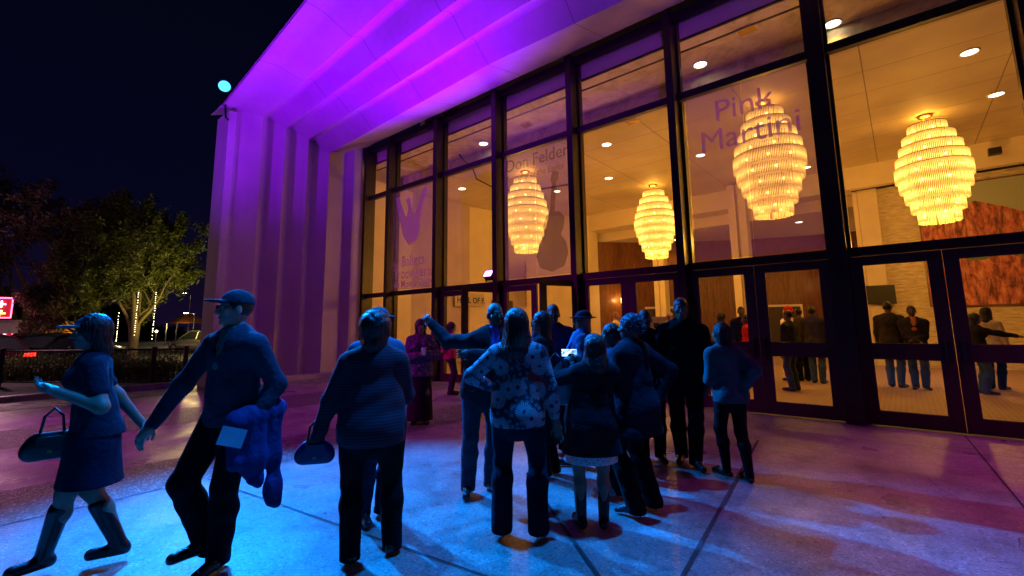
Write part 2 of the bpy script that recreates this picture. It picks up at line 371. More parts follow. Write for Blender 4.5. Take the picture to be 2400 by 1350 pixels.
# roof: climbs back from the canopy's lip, plus the solid walls round the back
bm = bmesh.new()
for s0, s1 in zip(xs, xs[1:]):
    a, b = XW-.9+(9-XW+.9)*s0, XW-.9+(9-XW+.9)*s1
    quad(bm, (a, 4.17, rz(0, max(a, XW))+.02), (b, 4.17, rz(0, max(b, XW))+.02), (b, 12, 11.0), (a, 12, 11.0))
quad(bm, (XW-.9, 12, 11.0), (9, 12, 11.0), (9, 36, 11.0), (XW-.9, 36, 11.0))
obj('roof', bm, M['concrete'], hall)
obj('outer_wall', boxes((XW-.95, XW-.55, 4.62, 36, 0, 7.9), (XW-.9, XW-.6, 12, 36, 7.902, 10.9), (XW-.9, 9, 36, 36.3, 0, 10.9), (9.0, 9.3, 9.1, 35.9, 0, 10.9)), M['concrete'], hall)
bm = boxes((XW-.95, XW+.0, 4.39, 4.585, 0, 7.82))
bmesh.ops.subdivide_edges(bm, edges=bm.edges, cuts=3)
obj('end_pier', bm, M['rough_concrete'], hall)
obj('plinth', boxes((XW-.2, XW+.32, 4.4, 8.7, .004, .13)), M['concrete'], hall)
# glass front
KX = {k: -.815+2.414*k for k in range(-5, 4)}            # left edge of each fin
FW = {k: .15 for k in KX}; FW[0] = .24; FW[1] = .2
for k in KX:
    x = KX[k]; bm = boxes((x, x+FW[k], 8.77, 9.06, 0, 7.96), (x-.05, x+FW[k]+.05, 9.062, 9.20, 0, 7.96))
    obj('mullion', bm, M['bronze'], hall)
obj('jamb', boxes((XW+.02, XW+.14, 8.79, 9.2, 0, 7.96)), M['bronze'], hall)
edges = [(XW+.14, KX[-5])]+[(KX[k]+FW[k], KX[k+1]) for k in range(-5, 3)]
TZ, MZ = (2.55, 2.69), (6.02, 6.17)
for bi, (a, b) in enumerate(edges):
    a2, b2 = a+.002, b-.002
    for nm, z0, z1 in (('transom', *TZ), ('cross_bar', *MZ), ('head_bar', 7.78, 7.96)):
        obj(nm, boxes((a2, b2, 8.93, 9.06, z0, z1)), M['bronze'], hall)
    obj('thin_bar', boxes((a2, b2, 9.21, 9.25, 7.44, 7.49), (a2, b2, 9.21, 9.25, 7.19, 7.215)), M['bronze'], hall)
    for z0, z1 in ((TZ[1], MZ[0]), (MZ[1], 7.78)):
        obj('window_pane', boxes((a2, b2, 9.0, 9.008, z0, z1)), M['glass'], hall)
    if bi in (0, 1):
        obj('window_pane', boxes((a2, b2, 9.0, 9.008, .16, TZ[0])), M['glass'], hall)
        obj('sill_bar', boxes((a2, b2, 8.93, 9.06, .004, .16)), M['bronze'], hall)
# doors: leaf frame with two panes, centre line at local origin = hinge
def door_leaf(hx, wd, side, ang=0, y=8.97):
    d = bpy.data.objects.new('door', None); link(d, hall); d.location = (hx, y, 0); d.rotation_euler = (0, 0, R(ang))
    s = side; L = lambda q: min(q), 
    def bx(x0, x1, y0, y1, z0, z1): return (min(s*x0, s*x1), max(s*x0, s*x1), y0, y1, z0, z1)
    st = .17
    bm = boxes(bx(0, st, 0, .05, .012, 2.54), bx(wd-st, wd-.004, 0, .05, .012, 2.54), bx(st, wd-st, .001, .049, 2.40, 2.54),
               bx(st, wd-st, .001, .049, .97, 1.21), bx(st, wd-st, .001, .049, .012, .22))
    obj('door_frame', bm, M['door_bronze'], d)
    obj('door_pane', boxes(bx(st, wd-st, .02, .028, .22, .97), bx(st, wd-st, .02, .028, 1.21, 2.40)), M['glass'], d)
    hb = bmesh.new(); x = s*(wd-.09)
    tube(hb, [(x, 0, .92), (x, -.055, .94), (x, -.055, 1.26), (x, 0, 1.28)], .014, 8)
    obj('pull_handle', hb, M['black'], d)
    obj('lock_plate', boxes(bx(wd-.15, wd-.03, -.008, 0, .96, 1.24)), M['black'], d)
    return d
door_obj = {}
for bi, (a, b) in enumerate(edges):
    if bi < 2: continue
    wd = (b-a)/2
    open_l = {3: False}.get(bi, False)
    door_leaf(a, wd, 1, 0)
    if bi == 3: continue                                  # this leaf is swung out, built below
    if bi == 2: continue
    door_leaf(b, wd, -1, 0)
a, b = edges[3]; door_leaf(b+.08, 1.08, -1, 72)
a, b = edges[2]; door_leaf(b+.06, 1.08, -1, 72)
# the purple floodlight on the transom bar
fl = empty('floodlight', (-8.2, 8.84, 2.69), 0, 'small glowing purple floodlight above the doorway behind the bald man', 'floodlight')
bm = bmesh.new(); box(bm, -.14, .14, -.08, .08, .06, .26); bmesh.ops.rotate(bm, verts=bm.verts, cent=(0, 0, .16), matrix=Matrix.Rotation(R(-35), 3, 'X'))
obj('housing', bm, M['black'], fl)
bm = bmesh.new(); box(bm, -.12, .12, -.095, -.081, .075, .245); bmesh.ops.rotate(bm, verts=bm.verts, cent=(0, 0, .16), matrix=Matrix.Rotation(R(-35), 3, 'X'))
obj('lens', bm, emit('purple_lamp', (.75, .25, 1), 9), fl)
obj('bracket', boxes((-.16, -.142, -.02, .02, 0, .17), (.142, .16, -.02, .02, 0, .17), (-.142, .142, -.02, .02, 0, .012)), M['black'], fl)
# cyan corner floodlight on its arm
fc = empty('corner_floodlight', (-14.3, 4.38, 8.42), 0, 'blazing cyan floodlight bracketed to the top left corner of the hall', 'floodlight')
bm = bmesh.new(); tube(bm, [(0, .0, -.9), (.1, -.1, -.9), (.15, -.18, -.2)], .03, 8); obj('arm', bm, M['black'], fc)
bm = bmesh.new(); lathe(bm, [(.10, -.17), (.17, -.03), (.18, .06)], 20)
q = Vector((11.4, -3.2, -8.4)).to_track_quat('Z', 'Y').to_matrix()
bmesh.ops.rotate(bm, verts=bm.verts, cent=(0, 0, 0), matrix=q); bmesh.ops.translate(bm, verts=bm.verts, vec=(.12, -.2, .02)); obj('housing', bm, M['black'], fc)
bm = bmesh.new(); ball(bm, (0, 0, 0), .15, 16, (1, 1, .35)); bmesh.ops.rotate(bm, verts=bm.verts, cent=(0, 0, 0), matrix=q)
bmesh.ops.translate(bm, verts=bm.verts, vec=Vector((.12, -.2, .02))+Vector((.8, -.22, -.56)).normalized()*.075); obj('lens', bm, emit('cyan_lamp', (.06, .62, 1), 2.6), fc, True)

# ------------------------------------------------------------------ lobby shell (parts of the hall) and floor
obj('lobby_floor', boxes((XW-.3, 9, 9.21, 35.9, -.015, .006)), M['carpet'])['kind'] = 'structure'
obj('lobby_ceiling', boxes((XW-.5, 9, 10.9, 20.0, 7.0, 7.12)), M['ceiling'], hall)
obj('window_cove', boxes((XW-.5, 9, 9.262, 10.898, 7.45, 7.52), (XW-.5, 9, 10.85, 10.898, 7.0, 7.448)), M['stucco'], hall)
obj('bulkhead', boxes((XW-.5, 9, 9.255, 9.26, 7.45, 7.95), (XW+.6, 9, 20.0, 20.3, 6.2, 7.12), (XW+.6, -1.0, 20.302, 21.2, 6.2, 6.3)), M['plaster'], hall)
obj('rear_ceiling', boxes((XW+.6, -1.0, 21.2, 30, 5.75, 5.85), (XW+.6, -1.0, 20.95, 21.2, 5.75, 6.198)), M['plaster'], hall)
# left beige wall bends towards the back
bm = bmesh.new(); wp = [(XW-.3, 9.2), (-15.1, 13.6), (-14.6, 15.7), (-14.1, 17.2), (-13.1, 18.7), (-11.7, 19.9), (-11.6, 20.6)]
for (x0, y0), (x1, y1) in zip(wp, wp[1:]): quad(bm, (x0, y0, 0), (x1, y1, 0), (x1, y1, 7), (x0, y0, 7))
obj('side_wall', bm, M['plaster'], hall)
bm = bmesh.new(); n = 14
for k in range(n):                                     # curved wood panelled wall under the lower ceiling
    t0, t1 = k/n, (k+1)/n
    f = lambda t: (-11.7+11.7*t, 20.7+6.3*math.sin(t*math.pi*.5)**.8)
    (x0, y0), (x1, y1) = f(t0), f(t1); quad(bm, (x0, y0, 0), (x1, y1, 0), (x1, y1, 5.75), (x0, y0, 5.75))
obj('wood_wall', bm, M['wood'], hall)
for x, y, ang in ((-8.9, 22.55, 38), (-4.6, 25.35, 22)):
    dw = obj('inner_doorway', boxes((-.95, .95, -.06, -.02, 0, 2.25)), M['door_bronze'], hall); dw.location = (x, y-.15, 0); dw.rotation_euler = (0, 0, R(ang))
    ft = obj('door_trim', boxes((-1.05, -.96, -.12, -.01, 0, 2.36), (.96, 1.05, -.12, -.01, 0, 2.36), (-.96, .96, -.12, -.01, 2.26, 2.36)), M['plaster'], dw)
obj('stone_wall', boxes((-.30, 9, 20.6, 20.9, 0, 6.2)), M['stone'], hall)
obj('pilaster', boxes((-.85, -.302, 20.45, 20.9, 0, 6.2), (-1.0, -.86, 20.5, 30, 0, 6.2)), M['plaster'], hall)
for cx, cy, wd in ((-4.85, 19.0, .62), (-8.55, 20.2, .5)):
    obj('column', boxes((cx, cx+wd*.42, cy, cy+.5, 0, 6.9), (cx+wd*.58, cx+wd, cy, cy+.5, 0, 6.9), (cx+wd*.42, cx+wd*.58, cy+.12, cy+.5, 0, 6.9)), M['plaster'], hall)
obj('panel_wall', boxes((8.6, 8.98, 9.2, 20.6, 0, 7)), M['plaster'], hall)
# display alcove in the left wall
obj('alcove', boxes((-14.62, -14.2, 15.8, 17.0, .9, 2.7)), basic('dark_alcove', (.12, .09, .06), .6), hall)

# ------------------------------------------------------------------ lobby lights
def downlight(x, y, z, k, on=True):
    d = empty('ceiling_light', (x, y, z))
    bm = bmesh.new(); tube(bm, [(.15*math.cos(k*math.pi/12), .15*math.sin(k*math.pi/12), -.006) for k in range(25)], .018, 5, False); obj('trim_ring', bm, M['plaster'], d)
    bm = bmesh.new(); lathe(bm, [(.138, -.010), (.138, -.002)], 24); obj('diffuser', bm, M['downlight'], d)
    if k: lamp('downlight_beam', 'SPOT', (0, 0, -.05), k*.8, (1, .5, .12), None, .1, 110, .6, parent=d)
    return d
DL = [(1.58, 12.84, 'round ceiling light nearest the top right window corner', 90), (2.28, 15.8, 'round ceiling light above and right of the rightmost chandelier', 90),
      (-.5, 10.66, 'round ceiling light cut by the big post in the top right', 60), (-3.0, 10.4, 'round ceiling light in the small top pane over the pink and purple lettering', 60),
      (-6.42, 12.2, 'round ceiling light high in the middle window, nearer of two', 90), (-7.97, 15.2, 'round ceiling light low in the middle window, farther of two', 60),
      (-9.93, 10.43, 'round ceiling light in the top pane of the third window from the left', 60), (-13.0, 12.4, 'round ceiling light by the dark curved cable in the third window from the left', 60),
      (-4.56, 15.1, 'round ceiling light left of the largest chandelier', 60), (-2.12, 18.9, 'round ceiling light right of the largest chandelier', 60), (-10.4, 15.3, 'round ceiling light right of the leftmost chandelier behind the film poster', 60)]
for x, y, lb, k in DL:
    tag(downlight(x, y, 7.45 if y < 10.8 else 7.0, k), lb, 'ceiling light', 'round ceiling lights of the lobby')
for x, y, lb in ((-8.4, 23.0, 'small ceiling light left of the second chandelier under the lower rear ceiling'), (-5.3, 23.5, 'small ceiling light left of the cream column under the lower rear ceiling'),
                 (-3.0, 22.6, 'small ceiling light right of the cream column under the lower rear ceiling')):
    tag(downlight(x, y, 5.75, 110), lb, 'ceiling light', 'small lights of the rear ceiling')
# ceiling vents
for (x, y, lb) in ((-1.85, 9.72, 'square cream ceiling vent in the top pane left of the big post'), (-8.0, 10.25, 'square ceiling vent above the guitar poster'), (-5.1, 11.2, 'square ceiling vent high in the middle window')):
    v = empty('ceiling_vent', (x, y, 7.45 if y < 10.8 else 7.0), 0, lb, 'vent', 'ceiling vents')
    obj('frame', boxes((-.2, .2, -.14, .14, -.02, -.002)), M['plaster'], v)
    obj('grille', boxes(*[(-.16, .16, -.10+.04*k, -.075+.04*k, -.03, -.0205) for k in range(6)]), M['brass'], v)
# chandeliers
TR = [.40, .54, .64, .73, .78, .72, .63, .53, .42]
def chandelier_proto():
    c = empty('chandelier')
    bm = bmesh.new(); lathe(bm, [(.16, 0), (.16, -.05), (.13, -.06)], 20); obj('ceiling_rose', bm, M['brass'], c)
    bm = bmesh.new()
    for k in range(3): tube(bm, [(.1*math.cos(k*2.1), .1*math.sin(k*2.1), -.05), (.1*math.cos(k*2.1), .1*math.sin(k*2.1), -3.0)], .008, 5)
    obj('stem', bm, M['brass'], c)
    for i, r in enumerate(TR):
        z1 = -.28-.285*i; z0 = z1-.36
        bm = bmesh.new(); n = int(2*math.pi*r/.036)
        for k in range(n):
            a = 2*math.pi*k/n; rr = r+random.uniform(-.006, .006); cx, cy = rr*math.cos(a), rr*math.sin(a)
            dz = random.uniform(-.012, .012)
            vs = []
            for z in (z0+dz, z1):
                vs.append([bm.verts.new((cx+.012*math.cos(a+q), cy+.012*math.sin(a+q), z)) for q in (0, 2.1, 4.2)])
            for q in range(3): bm.faces.new((vs[0][q], vs[0][(q+1) % 3], vs[1][(q+1) % 3], vs[1][q]))
            bm.faces.new(vs[0])
        t = obj('crystal_tier', bm, M['crystal'], c)
        bm = bmesh.new(); lathe(bm, [(r+.016, z1), (r+.016, z1+.012), (r-.012, z1+.012), (r-.012, z1)], 40); obj('ring', bm, M['brass'], t)
        bm = bmesh.new(); nb = max(5, int(r*12))
        for k in range(nb):
            a = 2*math.pi*(k+.5*(i % 2))/nb; ball(bm, ((r-.07)*math.cos(a), (r-.07)*math.sin(a), z1-.16), .032, 8, (1, 1, 1.2))
        obj('bulb', bm, M['bulb'], t, True)
    return c
ch0 = chandelier_proto()
CHS = [(-2.15, 12.4, 'largest chandelier, hanging behind the pink lettering poster'), (.98, 16.2, 'rightmost chandelier, glowing in front of the red rock painting'),
       (-9.85, 12.5, 'leftmost chandelier, behind the guitar poster'), (-7.1, 17.2, 'small looking chandelier in the middle window beside the bare post')]
for i, (x, y, lb) in enumerate(CHS):
    c = ch0 if i == 0 else copy_tree(ch0)
    c.location = (x, y, 7.0); tag(c, lb, 'chandelier', 'tiered crystal chandeliers of the lobby')
    for dz, k in ((-.13, 55), (-3.35, 128)):
        lamp('chandelier_light', 'POINT', (0, 0, dz), k, (1, .46, .055), None, .15, parent=c)
# wall sconces
for x, y, z, s, lb in ((-10.75, 21.9, 2.75, 1.15, 'bright crystal wall lamp on the wood wall in the open doorway'), (-2.35, 25.9, 3.45, 1.3, 'crystal wall lamp on the wood wall beside the right doors')):
    sc = empty('wall_lamp', (x, y-.35, z), 0, lb, 'wall lamp', 'crystal wall lamps'); sc.scale = (s, s, s)
    for i, r in enumerate((.09, .14, .12, .08)):
        bm = bmesh.new()
        for k in range(18):
            a = 2*math.pi*k/18; tube(bm, [(r*math.cos(a), r*math.sin(a), .2-.11*i), (r*math.cos(a), r*math.sin(a), .07-.11*i)], .01, 4)
        obj('crystal_tier', bm, M['crystal'], sc)
    bm = bmesh.new(); ball(bm, (0, 0, .05), .05, 10, (1, 1, 3)); obj('bulb', bm, M['bulb'], sc, True)
    obj('wall_plate', boxes((-.06, .06, .14, .3, -.1, .15)), M['brass'], sc)
    lamp('wall_lamp_light', 'POINT', (0, -.25, .0), 25, (1, .5, .14), None, .05, parent=sc)

# ------------------------------------------------------------------ things hanging in the lobby
def painting_mat():
    s = NM('painted_canvas'); g = s.n('NewGeometry').outputs['Position']; sp_ = s.n('SeparateXYZ'); s.l(g, sp_.inputs[0])
    mp = s.n('Mapping'); mp.inputs['Scale'].default_value = (2.4, 1, 1.1); s.l(g, mp.inputs[0])
    a = s.n('TexNoise'); a.inputs['Scale'].default_value = 2.4; a.inputs['Detail'].default_value = 12; a.inputs['Roughness'].default_value = .72; a.inputs['Distortion'].default_value = .5; s.l(mp.outputs[0], a.inputs['Vector'])
    rock = s.ramp(a.outputs['Fac'], [(.36, (.05, .03, .035)), (.43, (.33, .07, .06)), (.53, (.55, .17, .13)), (.66, (.62, .32, .25))])
    ridge = s.n('TexNoise', noise_dimensions='1D'); ridge.inputs['Scale'].default_value = 1.1; ridge.inputs['Detail'].default_value = 5; s.l(sp_.outputs['X'], ridge.inputs['W'])
    # crest of the painted mountain: rises then falls to the right
    tn = s.n('TexNoise'); mp3 = s.n('Mapping'); mp3.inputs['Scale'].default_value = (9, 1, 1.3); s.l(g, mp3.inputs[0]); s.l(mp3.outputs[0], tn.inputs['Vector']); tn.inputs['Scale'].default_value = 1.3; tn.inputs['Detail'].default_value = 10; tn.inputs['Roughness'].default_value = .7
    mm = s.n('MixRGB', blend_type='MULTIPLY'); mm.inputs[0].default_value = .9; s.l(rock, mm.inputs[1]); s.l(s.ramp(tn.outputs['Fac'], [(.38, (.22, .14, .2)), (.48, (.75, .7, .75)), (.58, (1.15, 1.15, 1.1))]), mm.inputs[2]); rock = mm.outputs[0]
    crest = s.math('ADD', s.math('SUBTRACT', 5.15, s.math('MULTIPLY', s.math('ABSOLUTE', s.math('SUBTRACT', sp_.outputs['X'], 2.1)), .5)), s.math('MULTIPLY', ridge.outputs[0], .35))
    sky = s.math('GREATER_THAN', sp_.outputs['Z'], crest)
    mx = s.n('MixRGB'); s.l(sky, mx.inputs[0]); s.l(rock, mx.inputs[1]); mx.inputs[2].default_value = (.34, .38, .34, 1)
    # sage scrub along a middle line and a dark streaky foot
    b = s.n('TexNoise'); b.inputs['Scale'].default_value = 3; b.inputs['Detail'].default_value = 6; s.l(g, b.inputs['Vector'])
    d = s.math('ABSOLUTE', s.math('SUBTRACT', sp_.outputs['Z'], 3.55)); gm = s.math('MULTIPLY', s.math('LESS_THAN', d, .16), s.math('GREATER_THAN', b.outputs['Fac'], .5))
    m2 = s.n('MixRGB'); s.l(gm, m2.inputs[0]); s.l(mx.outputs[0], m2.inputs[1]); m2.inputs[2].default_value = (.10, .16, .08, 1)
    s.l(m2.outputs[0], s.p.inputs['Base Color']); s.p.inputs['Roughness'].default_value = .6
    return s.m
pt = empty('painting', (.75, 20.5, 2.0), 0, 'huge red rock mountain painting on the stone wall', 'painting')
obj('canvas', boxes((0, 5.2, 0, .05, 0, 3.9)), painting_mat(), pt)
obj('frame', boxes((-.04, 0, -.01, .06, -.04, 3.94), (5.2, 5.24, -.01, .06, -.04, 3.94), (0, 5.2, -.01, .06, -.04, 0), (0, 5.2, -.01, .06, 3.9, 3.94)), M['wood'], pt)
tv = empty('television', (-.42, 20.3, 2.42), 0, 'dark switched-off screen beside the stone wall, above the men in the right door', 'television')
obj('screen', boxes((-.45, .27, -.011, -.001, -.29, .3)), M['black'], tv); obj('casing', boxes((-.48, .3, 0, .05, -.32, .33)), M['black'], tv); obj('wall_bracket', boxes((-.1, .1, .05, .15, -.1, .1)), M['steel'], tv)
sk = empty('loudspeaker', (2.6, 19.6, 6.55), 0, 'small black loudspeaker high on the wall right of the rightmost chandelier', 'loudspeaker')
obj('cabinet', boxes((-.14, .14, -.12, .1, -.1, .1)), M['black'], sk); obj('bracket', boxes((-.03, .03, .1, .4, -.02, .02)), M['steel'], sk)
def tapestry_mat():
    s = NM('woven_tapestry'); g = s.n('NewGeometry').outputs['Position']; sp_ = s.n('SeparateXYZ'); s.l(g, sp_.inputs[0])
    d1 = s.math('PINGPONG', s.math('ADD', s.math('ADD', sp_.outputs['Y'], sp_.outputs['Z']), 50), .25)
    d2 = s.math('PINGPONG', s.math('ADD', s.math('SUBTRACT', sp_.outputs['Y'], sp_.outputs['Z']), 50), .25)
    ln = s.math('LESS_THAN', s.math('MINIMUM', d1, d2), .035)
    mx = s.n('MixRGB'); s.l(ln, mx.inputs[0]); mx.inputs[1].default_value = (.26, .13, .07, 1); mx.inputs[2].default_value = (.5, .33, .2, 1)
    s.l(mx.outputs[0], s.p.inputs['Base Color']); s.p.inputs['Roughness'].default_value = .95; return s.m
tp = empty('tapestry', (-13.75, 17.6, 2.0), R(-53), 'brown diamond patterned tapestry on the beige wall', 'tapestry')
obj('weave', boxes((-1.1, 1.1, -.16, -.12, .55, 2.5)), tapestry_mat(), tp)
bm = bmesh.new()
for k in range(44): box(bm, -1.1+.05*k, -1.07+.05*k, -.15, -.13, .42, .548)
obj('fringe', bm, tapestry_mat(), tp)

# ------------------------------------------------------------------ lettering
def text_mesh(body, size, bold=0, extrude=.001, shear=0, align='LEFT', xs=1):
    cu = bpy.data.curves.new('t', 'FONT'); cu.body = body; cu.size = size; cu.extrude = extrude; cu.offset = bold; cu.shear = shear
    cu.align_x = align; cu.resolution_u = 3
    o = bpy.data.objects.new('t', cu); COL.objects.link(o)
    dg = bpy.context.evaluated_depsgraph_get(); me = bpy.data.meshes.new_from_object(o.evaluated_get(dg))
    bpy.data.objects.remove(o); bpy.data.curves.remove(cu)
    for v in me.vertices: v.co.x *= xs
    return me
def letters(name, body, size, loc, mat, parent, rotz=0, **kw):
    me = text_mesh(body, size, **kw); me.materials.clear(); me.materials.append(mat)
    o = bpy.data.objects.new(name, me); link(o, parent); o.location = loc; o.rotation_euler = (R(90), 0, rotz); return o
YP = 8.985
def poster(x0, x1, z0, z1, label):
    p = empty('window_poster', ((x0+x1)/2, YP, z0), 0, label, 'poster')
    w2 = (x1-x0)/2; obj('film', boxes((-w2, -.012, 0, .003, 0, z1-z0), (-.004, w2, 0, .003, 0, z1-z0)), M['film'], p); return p
p = poster(-2.93, -.86, 2.72, 6.0, 'translucent film poster lettered Pink Martini in the window of the largest chandelier')
letters('lettering', 'Pink', .6, (-.52, -.004, 2.66), M['film_light'], p); letters('lettering', 'Martini', .6, (-.82, -.004, 2.1), M['film_light'], p)
p = poster(-7.80, -5.70, 2.72, 6.0, 'translucent film poster with dark guitar silhouette, lettered Don Felder')
letters('lettering', 'Don Felder', .46, (-.98, -.004, 2.86), M['film_dark'], p, bold=.004, xs=.93); letters('lettering', 'Formerly of the Eagles', .24, (-.98, -.004, 2.56), M['film_dark'], p, shear=.2, xs=.84)
bm = bmesh.new()
def flat(bm, pts, y0=-.006, y1=-.003):
    a = [bm.verts.new((x, y0, z)) for x, z in pts]; b = [bm.verts.new((x, y1, z)) for x, z in pts]
    bm.faces.new(a); bm.faces.new(b[::-1])
    for i in range(len(pts)): j = (i+1) % len(pts); bm.faces.new((a[i], a[j], b[j], b[i]))
flat(bm, [(.42, 1.55), (.50, 2.25), (.46, 2.34), (.52, 2.54), (.70, 2.52), (.70, 2.34), (.63, 2.27), (.56, 1.55), (.70, 1.52), (.84, 1.36), (.80, 1.12), (.72, .96), (.86, .76), (.92, .5), (.80, .2), (.45, .08), (.1, .2), (-.02, .5), (.08, .80), (.24, 1.0), (.2, 1.2), (.3, 1.46)])
obj('guitar_silhouette', bm, M['film_dark'], p)
p = poster(-12.72, -10.53, 2.72, 6.0, 'translucent film poster with light dancer shapes, lettered Les Ballets Trockadero')
letters('lettering', 'Les', .2, (-1.02, -.004, .78), M['film_light'], p, bold=.004); letters('lettering', 'Ballets', .5, (-.62, -.004, .74), M['film_light'], p, bold=.003, xs=.9)
letters('lettering', 'Trockadero', .46, (-1.02, -.004, .36), M['film_light'], p, bold=.003, xs=.86); letters('lettering', 'de Monte Carlo', .3, (-1.0, -.004, .08), M['film_light'], p, bold=.004)
bm = bmesh.new()
flat(bm, [(-.25, 1.4), (-.55, 1.75), (-.75, 2.3), (-.9, 2.8), (-.98, 3.1), (-.8, 3.1), (-.6, 2.7), (-.4, 2.35), (-.3, 2.6), (-.42, 2.95), (-.2, 3.0), (-.12, 2.6), (.05, 2.4), (.28, 2.75), (.5, 3.2), (.65, 3.1), (.45, 2.65), (.3, 2.2), (.3, 1.8), (.12, 1.5)])
obj('dancer_silhouette', bm, M['film_light'], p)
sg = empty('wall_sign', (-14.65, 13.6, 2.9), R(0), 'dark wall sign lettered Hall of Fame seen through the doorway by the pointing man', 'sign')
obj('board', boxes((-.06, -.02, 0, 0+2.6, -.5, .1)), basic('sign_board', (.5, .42, .34), .6), sg)
o = letters('lettering', 'HALL OF FAME', .36, (-.015, .1, -.35), basic('navy_letters', (.02, .015, .08), .5), sg, rotz=R(90), bold=.008, xs=1.0)
es = empty('easel_sign', (-5.75, 13.6, 0), R(10), 'grey notice board on a stand in the lobby left of the tall man in black', 'sign')
obj('board', boxes((-.32, .32, 0, .02, 1.25, 1.75)), basic('grey_board', (.3, .25, .2), .6), es); obj('stand', boxes((-.02, .02, .021, .05, .02, 1.5), (-.2, .2, -.1, .15, .006, .03)), M['black'], es); obj('notice', boxes((-.08, .08, -.004, -.001, 1.4, 1.56)), M['black'], es)
cb = bmesh.new(); tube(cb, [(-10.2, 9.6, 6.9), (-10.6, 10.6, 6.82), (-11.4, 11.6, 6.85), (-11.2, 12.6, 6.6), (-9.9, 13.4, 6.55), (-8.6, 13.8, 6.6)], .028, 6)
tag(obj('cable', cb, M['black'], None, True), 'dark looping cable below the ceiling in the third window from the left', 'cable')
# ------------------------------------------------------------------ people: distance fields meshed as one surface per piece
def snets(F, o, h):
    S = F < 0; c = np.zeros(tuple(d-1 for d in F.shape), np.int8)
    for a in (0, 1):
        for b in (0, 1):
            for d in (0, 1): c += S[a:a+c.shape[0], b:b+c.shape[1], d:d+c.shape[2]]
    act = (c > 0) & (c < 8); I, J, K = np.nonzero(act); N = len(I)
    idx = -np.ones(c.shape, np.int64); idx[act] = np.arange(N)
    P = np.zeros((N, 3)); cnt = np.zeros(N)
    cor = [(a, b, d) for a in (0, 1) for b in (0, 1) for d in (0, 1)]
    for A in cor:
        for ax in range(3):
            if A[ax]: continue
            B = list(A); B[ax] = 1
            fa = F[I+A[0], J+A[1], K+A[2]]; fb = F[I+B[0], J+B[1], K+B[2]]
            m = (fa < 0) != (fb < 0); t = np.where(m, fa/np.where(m, fa-fb, 1), 0)
            for q in range(3): P[:, q] += m*(A[q]+(t if q == ax else 0))
            cnt += m
    V = np.stack([I, J, K], 1)+P/cnt[:, None]; V = o+h*V
    fs = []
    for ax in range(3):
        u, v = (ax+1) % 3, (ax+2) % 3
        s0 = [slice(1, -1)]*3; s0[ax] = slice(0, -1); s1 = list(s0); s1[ax] = slice(1, None)
        a = S[tuple(s0)]; b = S[tuple(s1)]; X = np.stack(np.nonzero(a != b), 1)
        fl = a[tuple(X.T)]
        base = X.copy(); base[:, u] += 1; base[:, v] += 1
        g = []
        for du, dv in ((0, 0), (-1, 0), (-1, -1), (0, -1)):
            q = base.copy(); q[:, u] += du; q[:, v] += dv; g.append(idx[q[:, 0], q[:, 1], q[:, 2]])
        g = np.stack(g, 1); g[~fl] = g[~fl][:, ::-1]; fs.append(g)
    Fq = np.concatenate(fs); Fq = Fq[(Fq >= 0).all(1)]
    return V, Fq
def np_mesh(name, V, Q, mat, parent):
    me = bpy.data.meshes.new(name); me.vertices.add(len(V)); me.vertices.foreach_set('co', V.astype(np.float32).ravel())
    me.loops.add(len(Q)*4); me.loops.foreach_set('vertex_index', Q.astype(np.int32).ravel())
    me.polygons.add(len(Q)); me.polygons.foreach_set('loop_start', np.arange(0, len(Q)*4, 4, dtype=np.int32))
    me.polygons.foreach_set('use_smooth', np.ones(len(Q), bool)); me.update(calc_edges=True); me.validate()
    me.materials.append(mat); return link(bpy.data.objects.new(name, me), parent)
